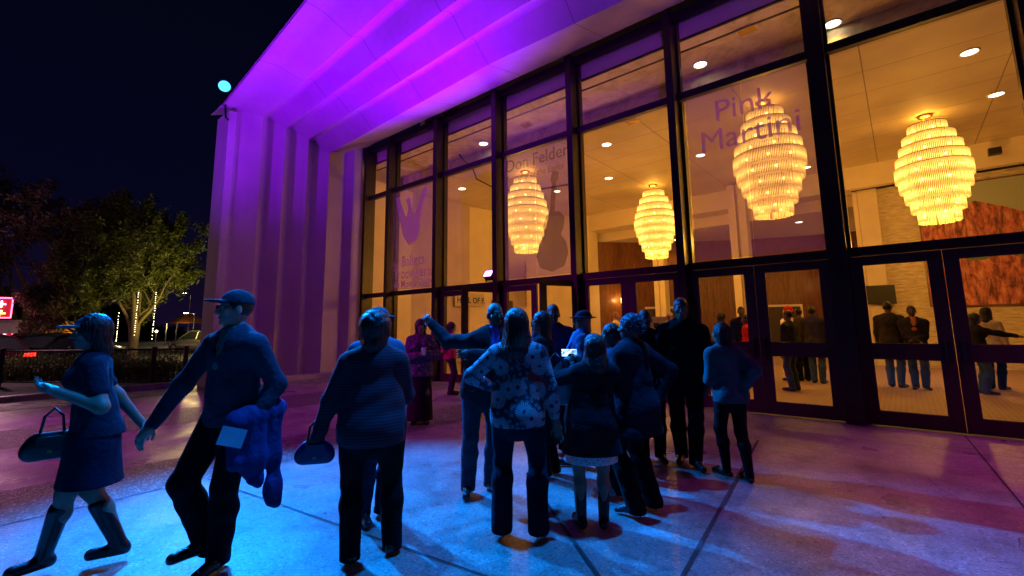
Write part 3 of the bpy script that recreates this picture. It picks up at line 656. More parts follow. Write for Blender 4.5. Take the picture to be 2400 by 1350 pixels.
class SDF:
    """list of primitives; m() meshes it"""
    def __init__(s): s.ops = []; s.lo = np.full(3, 9.); s.hi = np.full(3, -9.)
    def _b(s, pts, r):
        for p in pts: s.lo = np.minimum(s.lo, np.array(p)-r); s.hi = np.maximum(s.hi, np.array(p)+r)
    def cap(s, a, b, r1, r2=None, k=.02, fl=None, rot=0):     # rounded cone; fl flattens front to back (scale of local y about the axis), rot = heading
        r2 = r1 if r2 is None else r2; a = np.array(a, float); b = np.array(b, float)
        s._b((a, b), max(r1, r2)+.01); s.ops.append(('cap', a, b, r1, r2, k, fl, rot)); return s
    def ell(s, c, r, k=.02, M3=None, sub=False):
        c = np.array(c, float); r = np.array(r, float)
        if not sub: s._b((c,), r.max()+.01)
        s.ops.append(('ell', c, r, k, np.eye(3) if M3 is None else M3, sub)); return s
    def clip(s, p, n): s.ops.append(('clip', np.array(p, float), np.array(n, float))); return s
    def m(s, h, noise=0, nf=(9, 9, 5), strands=None):
        lo = s.lo-2.5*h; dims = np.ceil((s.hi-lo)/h+3).astype(int)
        CW = None; F = np.full(dims, 1., np.float32); ax = [lo[i]+h*np.arange(dims[i]) for i in range(3)]
        for op in s.ops:
            if op[0] == 'clip':
                _, p, n = op; d = ((ax[0]-p[0])*n[0])[:, None, None]+((ax[1]-p[1])*n[1])[None, :, None]+((ax[2]-p[2])*n[2])[None, None, :]
                F = np.maximum(F, d.astype(np.float32)); CW = np.clip(np.abs(d)/.03, 0, 1) if CW is None else np.minimum(CW, np.clip(np.abs(d)/.03, 0, 1)); continue
            if op[0] == 'cap': _, a, b, r1, r2, k, fl, rot = op; mr = max(r1, r2)+k+2*h; l = np.minimum(a, b)-mr; u = np.maximum(a, b)+mr
            else: _, c, r, k, M3, sub = op; mr = r.max()+k+2*h; l = c-mr; u = c+mr
            i0 = np.maximum(0, np.floor((l-lo)/h).astype(int)); i1 = np.minimum(dims, np.ceil((u-lo)/h).astype(int)+1)
            if (i1 <= i0).any(): continue
            sl = tuple(slice(i0[q], i1[q]) for q in range(3))
            X = ax[0][sl[0]][:, None, None]; Y = ax[1][sl[1]][None, :, None]; Z = ax[2][sl[2]][None, None, :]
            if op[0] == 'cap':
                ba = b-a; L2 = (ba@ba)+1e-9
                px, py, pz = X-a[0], Y-a[1], Z-a[2]
                t = np.clip((px*ba[0]+py*ba[1]+pz*ba[2])/L2, 0, 1)
                dx, dy, dz = px-t*ba[0], py-t*ba[1], pz-t*ba[2]
                if fl:
                    cr_, sr_ = math.cos(rot), math.sin(rot); ex = dx*cr_+dy*sr_; ey = (-dx*sr_+dy*cr_)/fl
                    q = np.sqrt(ex*ex+ey*ey+dz*dz); g = np.sqrt(ex*ex+(ey/fl)**2+dz*dz)+1e-9; rr = r1+(r2-r1)*t
                    d = (q-rr)*q/g
                else: d = np.sqrt(dx*dx+dy*dy+dz*dz)-(r1+(r2-r1)*t)
            else:
                px, py, pz = X-c[0], Y-c[1], Z-c[2]
                a0 = (px*M3[0, 0]+py*M3[1, 0]+pz*M3[2, 0])/r[0]; a1 = (px*M3[0, 1]+py*M3[1, 1]+pz*M3[2, 1])/r[1]; a2 = (px*M3[0, 2]+py*M3[1, 2]+pz*M3[2, 2])/r[2]
                k0 = np.sqrt(a0*a0+a1*a1+a2*a2); k1 = np.sqrt((a0/r[0])**2+(a1/r[1])**2+(a2/r[2])**2)+1e-9; d = k0*(k0-1)/k1
                d = np.where(k0 < 1e-3, -r.min(), d)
            A = F[sl]; d = d.astype(np.float32)
            if op[0] == 'ell' and sub:
                d = -d; hh = np.maximum(k-np.abs(A-d), 0)/k; F[sl] = np.maximum(A, d)+hh*hh*k*.25
            else:
                hh = np.maximum(k-np.abs(A-d), 0)/k; F[sl] = np.minimum(A, d)-hh*hh*k*.25
        if noise:
            X, Y, Z = ax[0][:, None, None], ax[1][None, :, None], ax[2][None, None, :]; ph = random.uniform(0, 9)
            q1 = nf[2]*(1.1*Z+.9*X+.3*Y)+1.6*np.sin(5*X-3*Z+ph); q2 = nf[2]*(1.4*Z-1.2*X+.6*Y)+1.9*np.sin(4*Y+6*Z+2*ph)
            en = .35+.65*np.sin(4.3*X+5.1*Z+3*ph)**2
            F = F+(1 if CW is None else CW)*noise*en*(1-1.6*np.abs(np.sin(q1))**.7*(.5+.5*np.sin(3.1*Z+7*X+ph))+.55*np.sin(1.9*q2+ph)+.3*np.sin(nf[0]*4*X+nf[1]*3*Y+ph))
        if strands:
            X, Y, Z = ax[0][:, None, None], ax[1][None, :, None], ax[2][None, None, :]
            th = np.arctan2(Y-strands[1], X-strands[0]); F = F+strands[2]*np.sin(th*34+4*np.sin(7*Z))+strands[2]*.7*np.sin(th*57+9*Z)
        F[0] = F[-1] = 1; F[:, 0] = F[:, -1] = 1; F[:, :, 0] = F[:, :, -1] = 1
        return snets(F, lo, h)
def rotz_m(a): c, s = math.cos(a), math.sin(a); return np.array([[c, -s, 0], [s, c, 0], [0, 0, 1.]])
def rotx_m(a): c, s = math.cos(a), math.sin(a); return np.array([[1, 0, 0], [0, c, -s], [0, s, c]])
def ik(a, b, l1, l2, pole):
    a, b = np.array(a, float), np.array(b, float); d = b-a; L = np.linalg.norm(d)
    if L > (l1+l2)*.999: b = a+d/L*(l1+l2)*.999; d = b-a; L = np.linalg.norm(d)
    x = (l1*l1-l2*l2+L*L)/(2*L); hgt = math.sqrt(max(0, l1*l1-x*x)); u = d/L
    p = np.array(pole, float); p = p-u*(p@u); p = p/(np.linalg.norm(p)+1e-9)
    return a+u*x+p*hgt, b
SK = {'dark': (.085, .045, .03), 'brown': (.16, .085, .055), 'light': (.42, .25, .18), 'tan': (.28, .16, .11)}
MC = {}
def skin(c):
    if c not in MC: MC[c] = basic('skin_'+c, SK[c], .5, var=.08, scale=30, bump=.1, bscale=200)
    return MC[c]
def cloth(c, **kw):
    if isinstance(c, str): return M[c]
    k = ('f', c)
    if k not in MC: MC[k] = fabric('cloth', c, **kw)
    return MC[k]
HAIRM = {}
def hairm(c):
    if c not in HAIRM: HAIRM[c] = basic('hair', c, .42, var=.4, scale=60, stretch=(1, 1, .15), bump=.6, bscale=90)
    return HAIRM[c]
M['eye'] = basic('eye_white', (.45, .42, .4), .2); M['iris'] = basic('iris', (.02, .01, .008), .15); M['lip'] = basic('lip', (.16, .05, .045), .45)
M['leather'] = basic('black_leather', (.015, .014, .014), .25, bump=.1, bscale=80)
M['lens'] = glass_mat('spectacle_lens', (.8, .8, .85), 2.2)
def person(pos, H, face, label, hface=None, hx=0, hpitch=0, feet=None, hands=None, elbow=None, skinc='dark', girth=1.0, fem=False, h=.012,
           top=None, bottom=None, hair=None, hat=None, glasses=False, shoes='flat', shoec=None, group=None, lean=0, hand_curl=.5, fdir=None, scalp=(.012, .01, .009)):
    s = H/1.75; aw = Vector((pos[0], pos[1], 0)).normalized(); base = math.atan2(aw.y, aw.x)-math.pi/2
    root = empty('person', (pos[0], pos[1], .012), base, label, 'person', group)      # local x = sideways, local y = away from the street side
    fa = -R(face); hfa = -R(face if hface is None else hface); Rb = rotz_m(fa); Rh = rotz_m(hfa)@rotx_m(-R(hpitch))
    fwd = Rb@np.array([0, 1, 0.]); rgt = Rb@np.array([1, 0, 0.])
    hipc = np.array([hx*.35, 0, .93*s]); chest = np.array([hx*.8, 0, 1.32*s])+fwd*lean; neckb = np.array([hx*.92, 0, 1.47*s])+fwd*lean*1.2
    headc = np.array([hx, 0, 1.628*s])+fwd*(lean*1.4+.015)
    shw = (.165 if fem else .195)*s*(1+.35*(girth-1)); hw = .092*s*girth
    sh = {1: neckb+rgt*shw-np.array([0, 0, .085*s]), -1: neckb-rgt*shw-np.array([0, 0, .085*s])}   # +1 = right
    hp = {1: hipc+rgt*hw-np.array([0, 0, .005]), -1: hipc-rgt*hw-np.array([0, 0, .005])}
    feet = feet or [list(-rgt[:2]*.09)+[0], list(rgt[:2]*.09)+[0]]
    hands = hands or [list(-rgt*.27*1+fwd*.06)[:2]+[.80*s], list(rgt*.27+fwd*.06)[:2]+[.80*s]]
    heel = .07 if shoes == 'pump' else .02
    ank = {}; knee = {}; wr = {}; elb = {}
    for sd, F_ in ((-1, feet[0]), (1, feet[1])):
        A = np.array([F_[0], F_[1], F_[2]+.085*s+heel*.6]); knee[sd], ank[sd] = ik(hp[sd], A, .425*s, .418*s, fwd+rgt*sd*.12)
    for n_, (sd, W) in enumerate(((-1, hands[0]), (1, hands[1]))):
        pl = (elbow or {}).get(sd); pl = (rgt*sd*.7-fwd*.6-np.array([0, 0, .5])) if pl is None else np.array(pl, float)
        W = np.array(W, float); elb[sd], wr[sd] = ik(sh[sd], W, .295*s, .265*s, pl)
    # ---- body, one continuous surface
    B = SDF(); g = girth; rot = fa
    def torso(T, t, k=.05):
        T.cap(hipc+[0, 0, .02*s], hipc+(chest-hipc)*.45, (.165 if fem else .155)*s*g+t, (.135 if fem else .145)*s*g+t, k, .68, rot)
        T.cap(hipc+(chest-hipc)*.45, chest+[0, 0, .02], (.135 if fem else .145)*s*g+t, (.15 if fem else .168)*s*(1+.6*(g-1))+t, k, .68, rot)
        T.cap(sh[-1]*.86+neckb*.14, sh[1]*.86+neckb*.14, .056*s+t*.8, None, k)
        T.cap(neckb-[0, 0, .05*s], neckb+[0, 0, .01], .085*s+t, .05*s+t*.6, k, .8, rot)
        if fem:
            for q in (-1, 1): T.ell(chest+rgt*q*.07*s+fwd*.085*s-[0, 0, .02*s], np.array([.065, .06, .065])*s+t, .04)
        if g > 1.1: T.ell(hipc+fwd*.07*s+[0, 0, .1*s], np.array([.15, .12, .15])*s*g+t, .06)
        T.ell(hipc-fwd*.06*s-[0, 0, .02*s], np.array([.152, .105, .115])*s*g+(t*1.15 if t > 0 else t), .05, Rb)
    def arm(T, sd, t, k=.03, cut=1.0):
        T.cap(sh[sd], elb[sd], .056*s*(.85+.15*g)+t, .042*s+t, k); T.cap(elb[sd], elb[sd]+(wr[sd]-elb[sd])*cut, .044*s+t, .030*s+t*.9, k)
    def leg(T, sd, t, t2=None, k=.03, end=None):
        t2 = t if t2 is None else t2; e_ = ank[sd] if end is None else knee[sd]+(ank[sd]-knee[sd])*end
        T.cap(hp[sd], knee[sd], .088*s*g+t, .058*s*(.7+.3*g)+t, k); m_ = knee[sd]+(ank[sd]-knee[sd])*.35-fwd*.012
        T.cap(knee[sd], m_, .056*s+t, .056*s+(t+t2)/2, k); T.cap(m_, e_, .056*s+(t+t2)/2, .036*s+t2, k)
    torso(B, -.016); hs = s**.5
    for sd in (-1, 1):
        arm(B, sd, 0); leg(B, sd, 0)
        fd = Rb@np.array([math.sin(R(12*sd)), math.cos(R(12*sd)), 0])
        B.cap(ank[sd]-[0, 0, .04*s], ank[sd]+fd*.14*s-[0, 0, (.06*s+heel*.5)], .032*s, .026*s, .02)
        # hand: palm, four unequal bent fingers, thumb off the side near the wrist
        d = wr[sd]-elb[sd]; d = d/np.linalg.norm(d); sdv = np.cross(d, fwd if abs(d@fwd) < .8 else np.array([0, 0, 1.])); sdv /= np.linalg.norm(sdv)
        pn = np.cross(sdv, d); W = wr[sd]; pn = pn if (pn@(hipc-W)) > 0 or abs(d[2]) < .5 else -pn
        B.cap(W, W+d*.085*s, .026*s, .030*s, .02); B.cap(W+d*.05*s-sdv*.02*s, W+d*.05*s+sdv*.02*s, .022*s, None, .015)
        for j, (off, ln) in enumerate(((-.030, .066), (-.010, .075), (.010, .070), (.029, .055))):
            k0 = W+d*.09*s+sdv*off*s; d1 = d*math.cos(hand_curl*.7)+pn*math.sin(hand_curl*.7)+sdv*off*2; k1 = k0+d1*ln*.5*s
            d2 = d*math.cos(hand_curl*1.7)+pn*math.sin(hand_curl*1.7); k2 = k1+d2*ln*.55*s
            B.cap(k0, k1, .0092*s, .0085*s, .004); B.cap(k1, k2, .0085*s, .0072*s, .003)
        t0 = W+d*.025*s-sdv*.024*s*1; t1 = t0+(d*.6-sdv*.65+pn*.45)*.042*s; t2_ = t1+(d*.85+pn*.4)*.032*s
        B.cap(t0, t1, .012*s, .0105*s, .008); B.cap(t1, t2_, .010*s, .0085*s, .004)
    # head
    def hd(x, y, z): return headc+Rh@(np.array([x, y, z])*s)
    B.cap(neckb-[0, 0, .02*s], headc+(Rh@np.array([0, -.02, -.06]))*s, .052*s, .050*s, .02)
    B.ell(hd(0, -.01, .02), np.array([.073, .092, .10])*s, .02, Rh); B.ell(hd(0, .028, -.055), np.array([.052, .055, .058])*s, .03, Rh)
    B.ell(hd(0, .065, -.094), np.array([.024, .018, .018])*s, .02, Rh); B.cap(hd(-.03, .078, .022), hd(.03, .078, .022), .011*s, None, .015)
    B.cap(hd(0, .084, .012), hd(0, .104, -.028), .009*s, .0135*s, .010); B.cap(hd(-.013, .090, -.034), hd(.013, .090, -.034), .009*s, None, .008)
    for q in (-1, 1):
        B.ell(hd(q*.075, -.008, -.008), np.array([.010, .022, .034])*s, .006, Rh); B.ell(hd(q*.048, .055, -.02), np.array([.02, .02, .018])*s, .02, Rh)
        B.ell(hd(q*.031, .094, .004), np.array([.017, .016, .012])*s, .010, Rh, sub=True)
    B.cap(hd(-.018, .083, -.062), hd(.018, .083, -.062), .0085*s, None, .008)
    V, Q = B.m(h*.8 if h < .012 else h)
    body = np_mesh('body', V, Q, skin(skinc), root)
    if h < .014 and abs(face) > 30:
        for q in (-1, 1):
            bm = bmesh.new(); ball(bm, Vector(hd(q*.031, .078, .004)), .0115*s, 10); ey = obj('eye', bm, M['eye'], root, True)
            bm = bmesh.new(); ball(bm, Vector(hd(q*.031, .0865, .004)), .0058*s, 8); obj('iris', bm, M['iris'], ey, True)
        bm = bmesh.new(); ball(bm, Vector((0, 0, 0)), .02*s, 10, (1, .3, .3)); bmesh.ops.transform(bm, verts=bm.verts, matrix=Matrix.Translation(hd(0, .0915, -.062)) @ Matrix(Rh.tolist()).to_4x4()); obj('mouth', bm, M['lip'], root, True)
    # ---- clothing
    if bottom:
        c = cloth(bottom['c']); kd = bottom.get('kind', 'trousers'); t = bottom.get('t', .014); T = SDF()
        if kd in ('trousers', 'tights'):
            T.cap(hipc+[0, 0, .06*s], hipc-[0, 0, .03*s], (.158 if fem else .152)*s*g+t*.6, .160*s*g+t*.6, .05, .72, rot)
            T.ell(hipc-fwd*.055*s-[0, 0, .02*s], np.array([.152, .105, .115])*s*g+t*.7, .05, Rb)
            for sd in (-1, 1): leg(T, sd, t, bottom.get('flare', t+.014) if kd == 'trousers' else t, end=1.16)
            for sd in (-1, 1): T.clip((0, 0, min(ank[1][2], ank[-1][2])-.06*s-heel*.5), (0, 0, -1))
            T.clip(hipc+[0, 0, .13*s], (0, 0, 1)); V, Q = T.m(h, noise=.0042 if kd == 'trousers' else 0, nf=(7, 7, 10))
        else:                                             # skirt or long dress
            z1 = bottom['hem']; b0 = hipc+[0, 0, .08*s]; b1 = np.array([(feet[0][0]+feet[1][0])/2*.7, (feet[0][1]+feet[1][1])/2*.7, z1-.05])
            T.cap(b0, hipc-[0, 0, .08*s], .14*s*g+t, .175*s*g+t, .04, .72, rot); T.cap(hipc-[0, 0, .08*s], b1, .175*s*g+t, bottom.get('w', .22)*s, .05, .8, rot)
            T.clip((0, 0, z1), (0, 0, -1)); V, Q = T.m(h, noise=.004, nf=(16, 16, 1.2))
        o = np_mesh(kd, V, Q, c, root)
    if top:
        c = cloth(top['c']); t = top.get('t', .018); hem = top.get('hem', .86)*s; cut = top.get('sleeve', 1.0); T = SDF(); torso(T, t)
        if top.get('skirt'): T.cap(hipc+[0, 0, .16*s], np.array([hipc[0]*.8, 0, hem-.04]), .15*s*g+t, top['skirt']*s, .05, .74, rot)
        else: T.cap(hipc+[0, 0, .12*s], hipc-[0, 0, .02*s], .150*s*g+t, .166*s*g+t, .05, .72, rot)
        T.clip((0, 0, hem), (0, 0, -1))
        if top.get('vneck'): T.ell(neckb+fwd*.12*s-[0, 0, .02*s], np.array([.055, .09, .13])*s, .01, Rb, sub=True)
        T.ell(neckb+[0, 0, .075*s]+fwd*.02, np.array([.062, .07, .07])*s, .01, Rb, sub=True)
        for sd in (-1, 1):
            if cut > 0: arm(T, sd, t*.85, .035, cut)
            else: T.cap(sh[sd], sh[sd]+(elb[sd]-sh[sd])*.6, .056*s+t, .05*s+t, .03)
        V, Q = T.m(h, noise=top.get('noise', .0055), nf=top.get('nf', (9, 9, 12)))
        o = np_mesh(top.get('name', 'jacket'), V, Q, c, root)
        if top.get('collar'):
            T = SDF(); T.cap(neckb+[0, 0, -.005], neckb+[0, 0, .045*s], .078*s, .066*s, .02, .9, rot); T.ell(neckb+[0, 0, .09*s]+fwd*.03*s, np.array([.056, .062, .11])*s, .008, Rb, sub=True)
            V, Q = T.m(min(h, .009)); np_mesh('collar', V, Q, cloth(top['collar']), root)
        if top.get('shirt'):
            T = SDF(); T.cap(chest+fwd*.075*s-[0, 0, .06*s], neckb+fwd*.03*s, .055*s+t*.6, .066*s, .02, .9, rot); V, Q = T.m(min(h, .009)); np_mesh('shirt', V, Q, cloth(top['shirt']), root)
        if top.get('scarf'):
            T = SDF(); T.cap(neckb+[0, 0, -.01], neckb+[0, 0, .04*s], .094*s, .083*s, .02, .95, rot); T.cap(neckb+fwd*.09*s, chest+fwd*.15*s, .045*s, .04*s, .03); V, Q = T.m(min(h, .01), noise=.006, nf=(16, 16, 22)); np_mesh('scarf', V, Q, cloth(top['scarf']), root)
    # ---- hair
    if hair:
        c = hairm(hair.get('c', (.012, .009, .008))); kd = hair['kind']; T = SDF(); q = s
        if kd == 'short': T.ell(hd(0, -.016, .030), np.array([.079, .096, .102])*q, .01, Rh); T.ell(hd(0, .10, -.04), np.array([.12, .085, .095])*q, .01, Rh, sub=True); T.ell(hd(0, -.02, -.13), np.array([.12, .12, .09])*q, .01, Rh, sub=True)
        if kd in ('bob', 'long', 'curly', 'afro'):
            w_ = {'bob': .098, 'long': .09, 'curly': .105, 'afro': .125}[kd]
            T.ell(hd(0, -.018, .028), np.array([w_, w_+.012, .112+(.02 if kd == 'afro' else 0)])*q, .02, Rh)
            ln = hair.get('len', .16)
            sw = .088 if kd == 'bob' and ln > .15 else .07
            for sd in (-1, 1): T.cap(hd(sd*.062, -.02, 0), hd(sd*sw, -.035, -ln*.85), .034*q, (.04 if sw > .08 else .03)*q, .03)
            T.cap(hd(0, -.045, 0), hd(0, -.075, -ln), .078*q, hair.get('w', .075)*q, .04, .8, hfa)
            T.ell(hd(0, .105, -.045), np.array([.058, .085, .095])*q, .015, Rh, sub=True)
        if kd == 'ponytail':
            T.ell(hd(0, -.016, .028), np.array([.082, .10, .102])*q, .01, Rh); T.ell(hd(0, .105, -.045), np.array([.09, .085, .095])*q, .01, Rh, sub=True); T.cap(hd(0, -.11, .04), hd(0, -.15, -.2), .03*q, .02*q, .02)
        V, Q = T.m(min(h, .008), noise=.006 if kd in ('curly', 'afro') else 0, nf=(40, 40, 30), strands=None if kd in ('short', 'afro') else (headc[0], headc[1], .0035))
        np_mesh('hair', V, Q, c, root)
    if hat:
        hm = cloth(hat['c']); T = SDF()
        if hat['kind'] == 'cap':
            T.ell(hd(0, -.012, .045), np.array([.086, .105, .088])*s, .01, Rh); T.clip(hd(0, 0, .035), -(Rh@np.array([0, .0, 1.]))); T.ell(hd(0, .105, .044), np.array([.068, .085, .011])*s, .012, Rh)
        elif hat['kind'] == 'brim':
            T.ell(hd(0, -.01, .058), np.array([.086, .10, .075])*s, .01, Rh); T.clip(hd(0, 0, .035), -(Rh@np.array([0, .0, 1.]))); T.ell(hd(0, -.005, .045), np.array([.145, .165, .012])*s, .012, Rh)
        else:                                              # wrap or beanie
            T.ell(hd(0, -.03, .035), np.array([.092, .115, .10])*s, .01, Rh); T.ell(hd(0, .11, -.05), np.array([.13, .085, .10])*s, .01, Rh, sub=True); T.ell(hd(0, -.115, -.01), np.array([.05, .05, .05])*s, .02, Rh)
        V, Q = T.m(.007, noise=.004 if hat['kind'] == 'wrap' else 0, nf=(30, 30, 30)); np_mesh('hat' if hat['kind'] != 'wrap' else 'headscarf', V, Q, hm, root)
    if glasses:
        bm = bmesh.new(); mt = Matrix.Translation(headc) @ Matrix(Rh.tolist()).to_4x4() @ Matrix.Scale(s, 4)
        for q in (-1, 1):
            pts = [(q*.033+.025*math.cos(a), .103, .003+.018*math.sin(a)) for a in np.linspace(0, 2*math.pi, 15)]; tube(bm, pts, .0022, 5)
            tube(bm, [(q*.058, .102, .01), (q*.074, .06, .012), (q*.08, -.02, .005)], .0022, 5)
        tube(bm, [(-.009, .103, .006), (0, .107, .009), (.009, .103, .006)], .002, 5); bmesh.ops.transform(bm, verts=bm.verts, matrix=mt)
        gl = obj('glasses', bm, M['black'], root); bm = bmesh.new()
        for q in (-1, 1):
            vs = [bm.verts.new((q*.033+.023*math.cos(a), .103, .003+.016*math.sin(a))) for a in np.linspace(0, 2*math.pi, 13)[:-1]]; bm.faces.new(vs)
        bmesh.ops.transform(bm, verts=bm.verts, matrix=mt); obj('lens', bm, M['lens'], gl)
    # ---- shoes
    for sd in (-1, 1):
        fd = fdir[0 if sd < 0 else 1] if fdir else None
        f2 = (Rb@np.array([math.sin(R(14*sd)), math.cos(R(14*sd)), 0])) if fd is None else (rotz_m(-R(fd))@np.array([0, 1, 0.]))
        z0 = ank[sd][2]-(.085*s+heel*.6); A = ank[sd].copy(); T = SDF(); sm = cloth(shoec) if shoec else M['leather']
        if shoes == 'boot':
            T.cap(A-[0, 0, .02], A+(knee[sd]-A)*.72, .048*s, .064*s, .03); T.cap((A[0]-f2[0]*.03, A[1]-f2[1]*.03, z0+.035), (A[0]+f2[0]*.15*s, A[1]+f2[1]*.15*s, z0+.035), .042*s, .040*s, .03)
        elif shoes == 'pump':
            T.cap((A[0]-f2[0]*.03, A[1]-f2[1]*.03, z0+.085), (A[0]+f2[0]*.06*s, A[1]+f2[1]*.06*s, z0+.05), .031*s, .034*s, .02); T.cap((A[0]+f2[0]*.06*s, A[1]+f2[1]*.06*s, z0+.05), (A[0]+f2[0]*.17*s, A[1]+f2[1]*.17*s, z0+.018), .034*s, .018*s, .02)
            T.cap((A[0]-f2[0]*.04, A[1]-f2[1]*.04, z0+.07), (A[0]-f2[0]*.045, A[1]-f2[1]*.045, z0+.004), .010, .006, .01)
        elif shoes == 'sandal':
            T.cap((A[0]-f2[0]*.04, A[1]-f2[1]*.04, z0+.012), (A[0]+f2[0]*.17*s, A[1]+f2[1]*.17*s, z0+.012), .034*s, .036*s, .02); T.cap((A[0]+f2[0]*.11*s, A[1]+f2[1]*.11*s, z0+.03), (A[0]+f2[0]*.12*s, A[1]+f2[1]*.12*s, z0+.034), .036*s, None, .01)
        else:
            T.cap((A[0]-f2[0]*.045, A[1]-f2[1]*.045, z0+.045), (A[0]+f2[0]*.03, A[1]+f2[1]*.03, z0+.055), .040*s, .042*s, .02); T.cap((A[0], A[1], z0+.045), (A[0]+f2[0]*.17*s, A[1]+f2[1]*.17*s, z0+.030), .042*s, .034*s, .03)
        T.clip((0, 0, z0+.002), (0, 0, -1)); V, Q = T.m(min(h, .008)); np_mesh({'boot': 'boot', 'sandal': 'sandal'}.get(shoes, 'shoe'), V, Q, sm, root)
    root['_wr'] = [float(x) for x in (*wr[-1], *wr[1])]
    return root, wr, headc

def floral_mat():
    s = NM('floral_print'); tcn = s.n('TexCoord'); sp_ = s.n('SeparateXYZ'); s.l(tcn.outputs['Object'], sp_.inputs[0])
    cb_ = s.n('CombineXYZ'); s.l(sp_.outputs['X'], cb_.inputs[0]); s.l(sp_.outputs['Z'], cb_.inputs[1])
    def daisy(scale, petals, size, off):
        mp = s.n('Mapping'); mp.inputs['Location'].default_value = (off, off*1.7, 0); s.l(cb_.outputs[0], mp.inputs[0])
        v = s.n('TexVoronoi', voronoi_dimensions='2D'); v.inputs['Scale'].default_value = scale; v.inputs['Randomness'].default_value = .9; s.l(mp.outputs[0], v.inputs['Vector'])
        df = s.n('VectorMath', operation='SUBTRACT'); s.l(mp.outputs[0], df.inputs[0]); s.l(v.outputs['Position'], df.inputs[1])
        q = s.n('SeparateXYZ'); s.l(df.outputs[0], q.inputs[0])
        an = s.math('ARCTAN2', q.outputs[1], q.outputs[0]); ca = s.math('ABSOLUTE', s.math('COSINE', s.math('MULTIPLY', an, petals/2)))
        d = v.outputs['Distance']
        r_ = s.math('MULTIPLY', s.math('ADD', s.math('MULTIPLY', ca, .45), .55), size)
        inside = s.math('LESS_THAN', d, r_); edge = s.math('GREATER_THAN', s.math('SUBTRACT', ca, s.math('MULTIPLY', d, .6)), .28); core = s.math('GREATER_THAN', d, size*.22)
        return s.math('MULTIPLY', s.math('MULTIPLY', inside, edge), core)
    a = daisy(6.8, 23, .46, 3.1); b = daisy(24, 9, .34, 7.7)
    m1 = s.n('MixRGB'); s.l(b, m1.inputs[0]); m1.inputs[1].default_value = (.012, .014, .03, 1); m1.inputs[2].default_value = (.16, .2, .26, 1)
    nz = s.n('TexNoise'); nz.inputs['Scale'].default_value = 5; s.l(cb_.outputs[0], nz.inputs['Vector'])
    m0 = s.n('MixRGB'); s.l(s.math('GREATER_THAN', nz.outputs['Fac'], .60), m0.inputs[0]); s.l(m1.outputs[0], m0.inputs[1]); m0.inputs[2].default_value = (.25, .02, .03, 1)
    m2 = s.n('MixRGB'); s.l(a, m2.inputs[0]); s.l(m0.outputs[0], m2.inputs[1]); m2.inputs[2].default_value = (.30, .34, .40, 1)
    s.l(m2.outputs[0], s.p.inputs['Base Color']); s.p.inputs['Roughness'].default_value = .8; return s.m
def stripe_mat(name, a, b, period, duty=.5):
    s = NM(name); tcn = s.n('TexCoord'); sp_ = s.n('SeparateXYZ'); s.l(tcn.outputs['Object'], sp_.inputs[0])
    l = s.math('LESS_THAN', s.math('FRACT', s.math('DIVIDE', sp_.outputs['Z'], period)), duty)
    mx = s.n('MixRGB'); s.l(l, mx.inputs[0]); mx.inputs[1].default_value = (*a, 1); mx.inputs[2].default_value = (*b, 1); s.l(mx.outputs[0], s.p.inputs['Base Color'])
    s.p.inputs['Roughness'].default_value = .9; return s.m
def spot_mat(name, a, b, sc, th=.3):
    s = NM(name); tcn = s.n('TexCoord'); v = s.n('TexVoronoi'); v.inputs['Scale'].default_value = sc; s.l(tcn.outputs['Object'], v.inputs['Vector'])
    s.l(s.ramp(v.outputs['Distance'], [(th, b), (th+.08, a)]), s.p.inputs['Base Color']); s.p.inputs['Roughness'].default_value = .85; return s.m
M['floral'] = floral_mat(); M['striped'] = stripe_mat('striped_knit', (.035, .006, .014), (.075, .02, .045), .02)
M['dotted'] = spot_mat('spotted_scarf_cloth', (.02, .02, .035), (.35, .35, .4), 42, .22); M['lace'] = spot_mat('lace_cloth', (.75, .75, .78), (.3, .3, .34), 55, .28)
M['mottled'] = spot_mat('mottled_shawl', (.10, .03, .10), (.22, .1, .2), 16, .3)
BLK = (.007, .007, .009); NAVY = (.008, .01, .024); DEN = (.05, .08, .16)

person([-4.259, .679], 1.64, -95, 'leftmost woman in blue dress and cap, walking, arm stretched back', hface=-95, hx=-.087, feet=[[-.22, .10, 0], [.16, 0, .03]], hands=[[-.22, -.2, 1.16], [.24, .1, .847]], elbow={-1: [.3, -.4, -.9]},
       fem=True, skinc='tan', h=.010, top=dict(c=(.010, .022, .04), t=.016, sleeve=0, hem=.9, name='blouse'), bottom=dict(c=(.012, .014, .035), kind='skirt', hem=.53, w=.25), hair=dict(kind='bob', len=.12), hat=dict(kind='cap', c=(.05, .16, .2)), shoes='boot')
person([-3.545, 1.25], 1.80, -128, 'man in dark ball cap and blue v-neck sweater, jacket over his arm', hface=-100, hx=-.02, hpitch=-4, feet=[[-.03, .014, 0], [-.12, .12, .07]], hands=[[.10, -.20, .93], [-.453, .05, .93]], elbow={-1: [.9, .2, -.3], 1: [-.3, .6, -.5]},
       skinc='light', h=.009, girth=1.08, top=dict(c=(.026, .045, .07), t=.020, hem=.88, vneck=True, name='sweater', shirt=(.05, .16, .14), collar=(.08, .25, .26)), bottom=dict(c=BLK, t=.02, flare=.034), hat=dict(kind='cap', c=(.02, .05, .07)), hair=dict(kind='short', c=(.03, .025, .02)), glasses=True)
person([-3.426, 2.29], 1.70, 150, 'man in cap and glasses, pale blue collar, behind the striped sweater', hface=140, skinc='brown', h=.012, feet=[[.07, .065, 0], [-.078, 0, 0]], hands=[[.2, -.1, .85], [-.2, 0, .85]],
       top=dict(c=(.07, .12, .2), collar=(.35, .5, .6), name='shirt', hem=.88), bottom=dict(c=(.015, .025, .05)), hat=dict(kind='cap', c=(.08, .1, .12)), glasses=True)
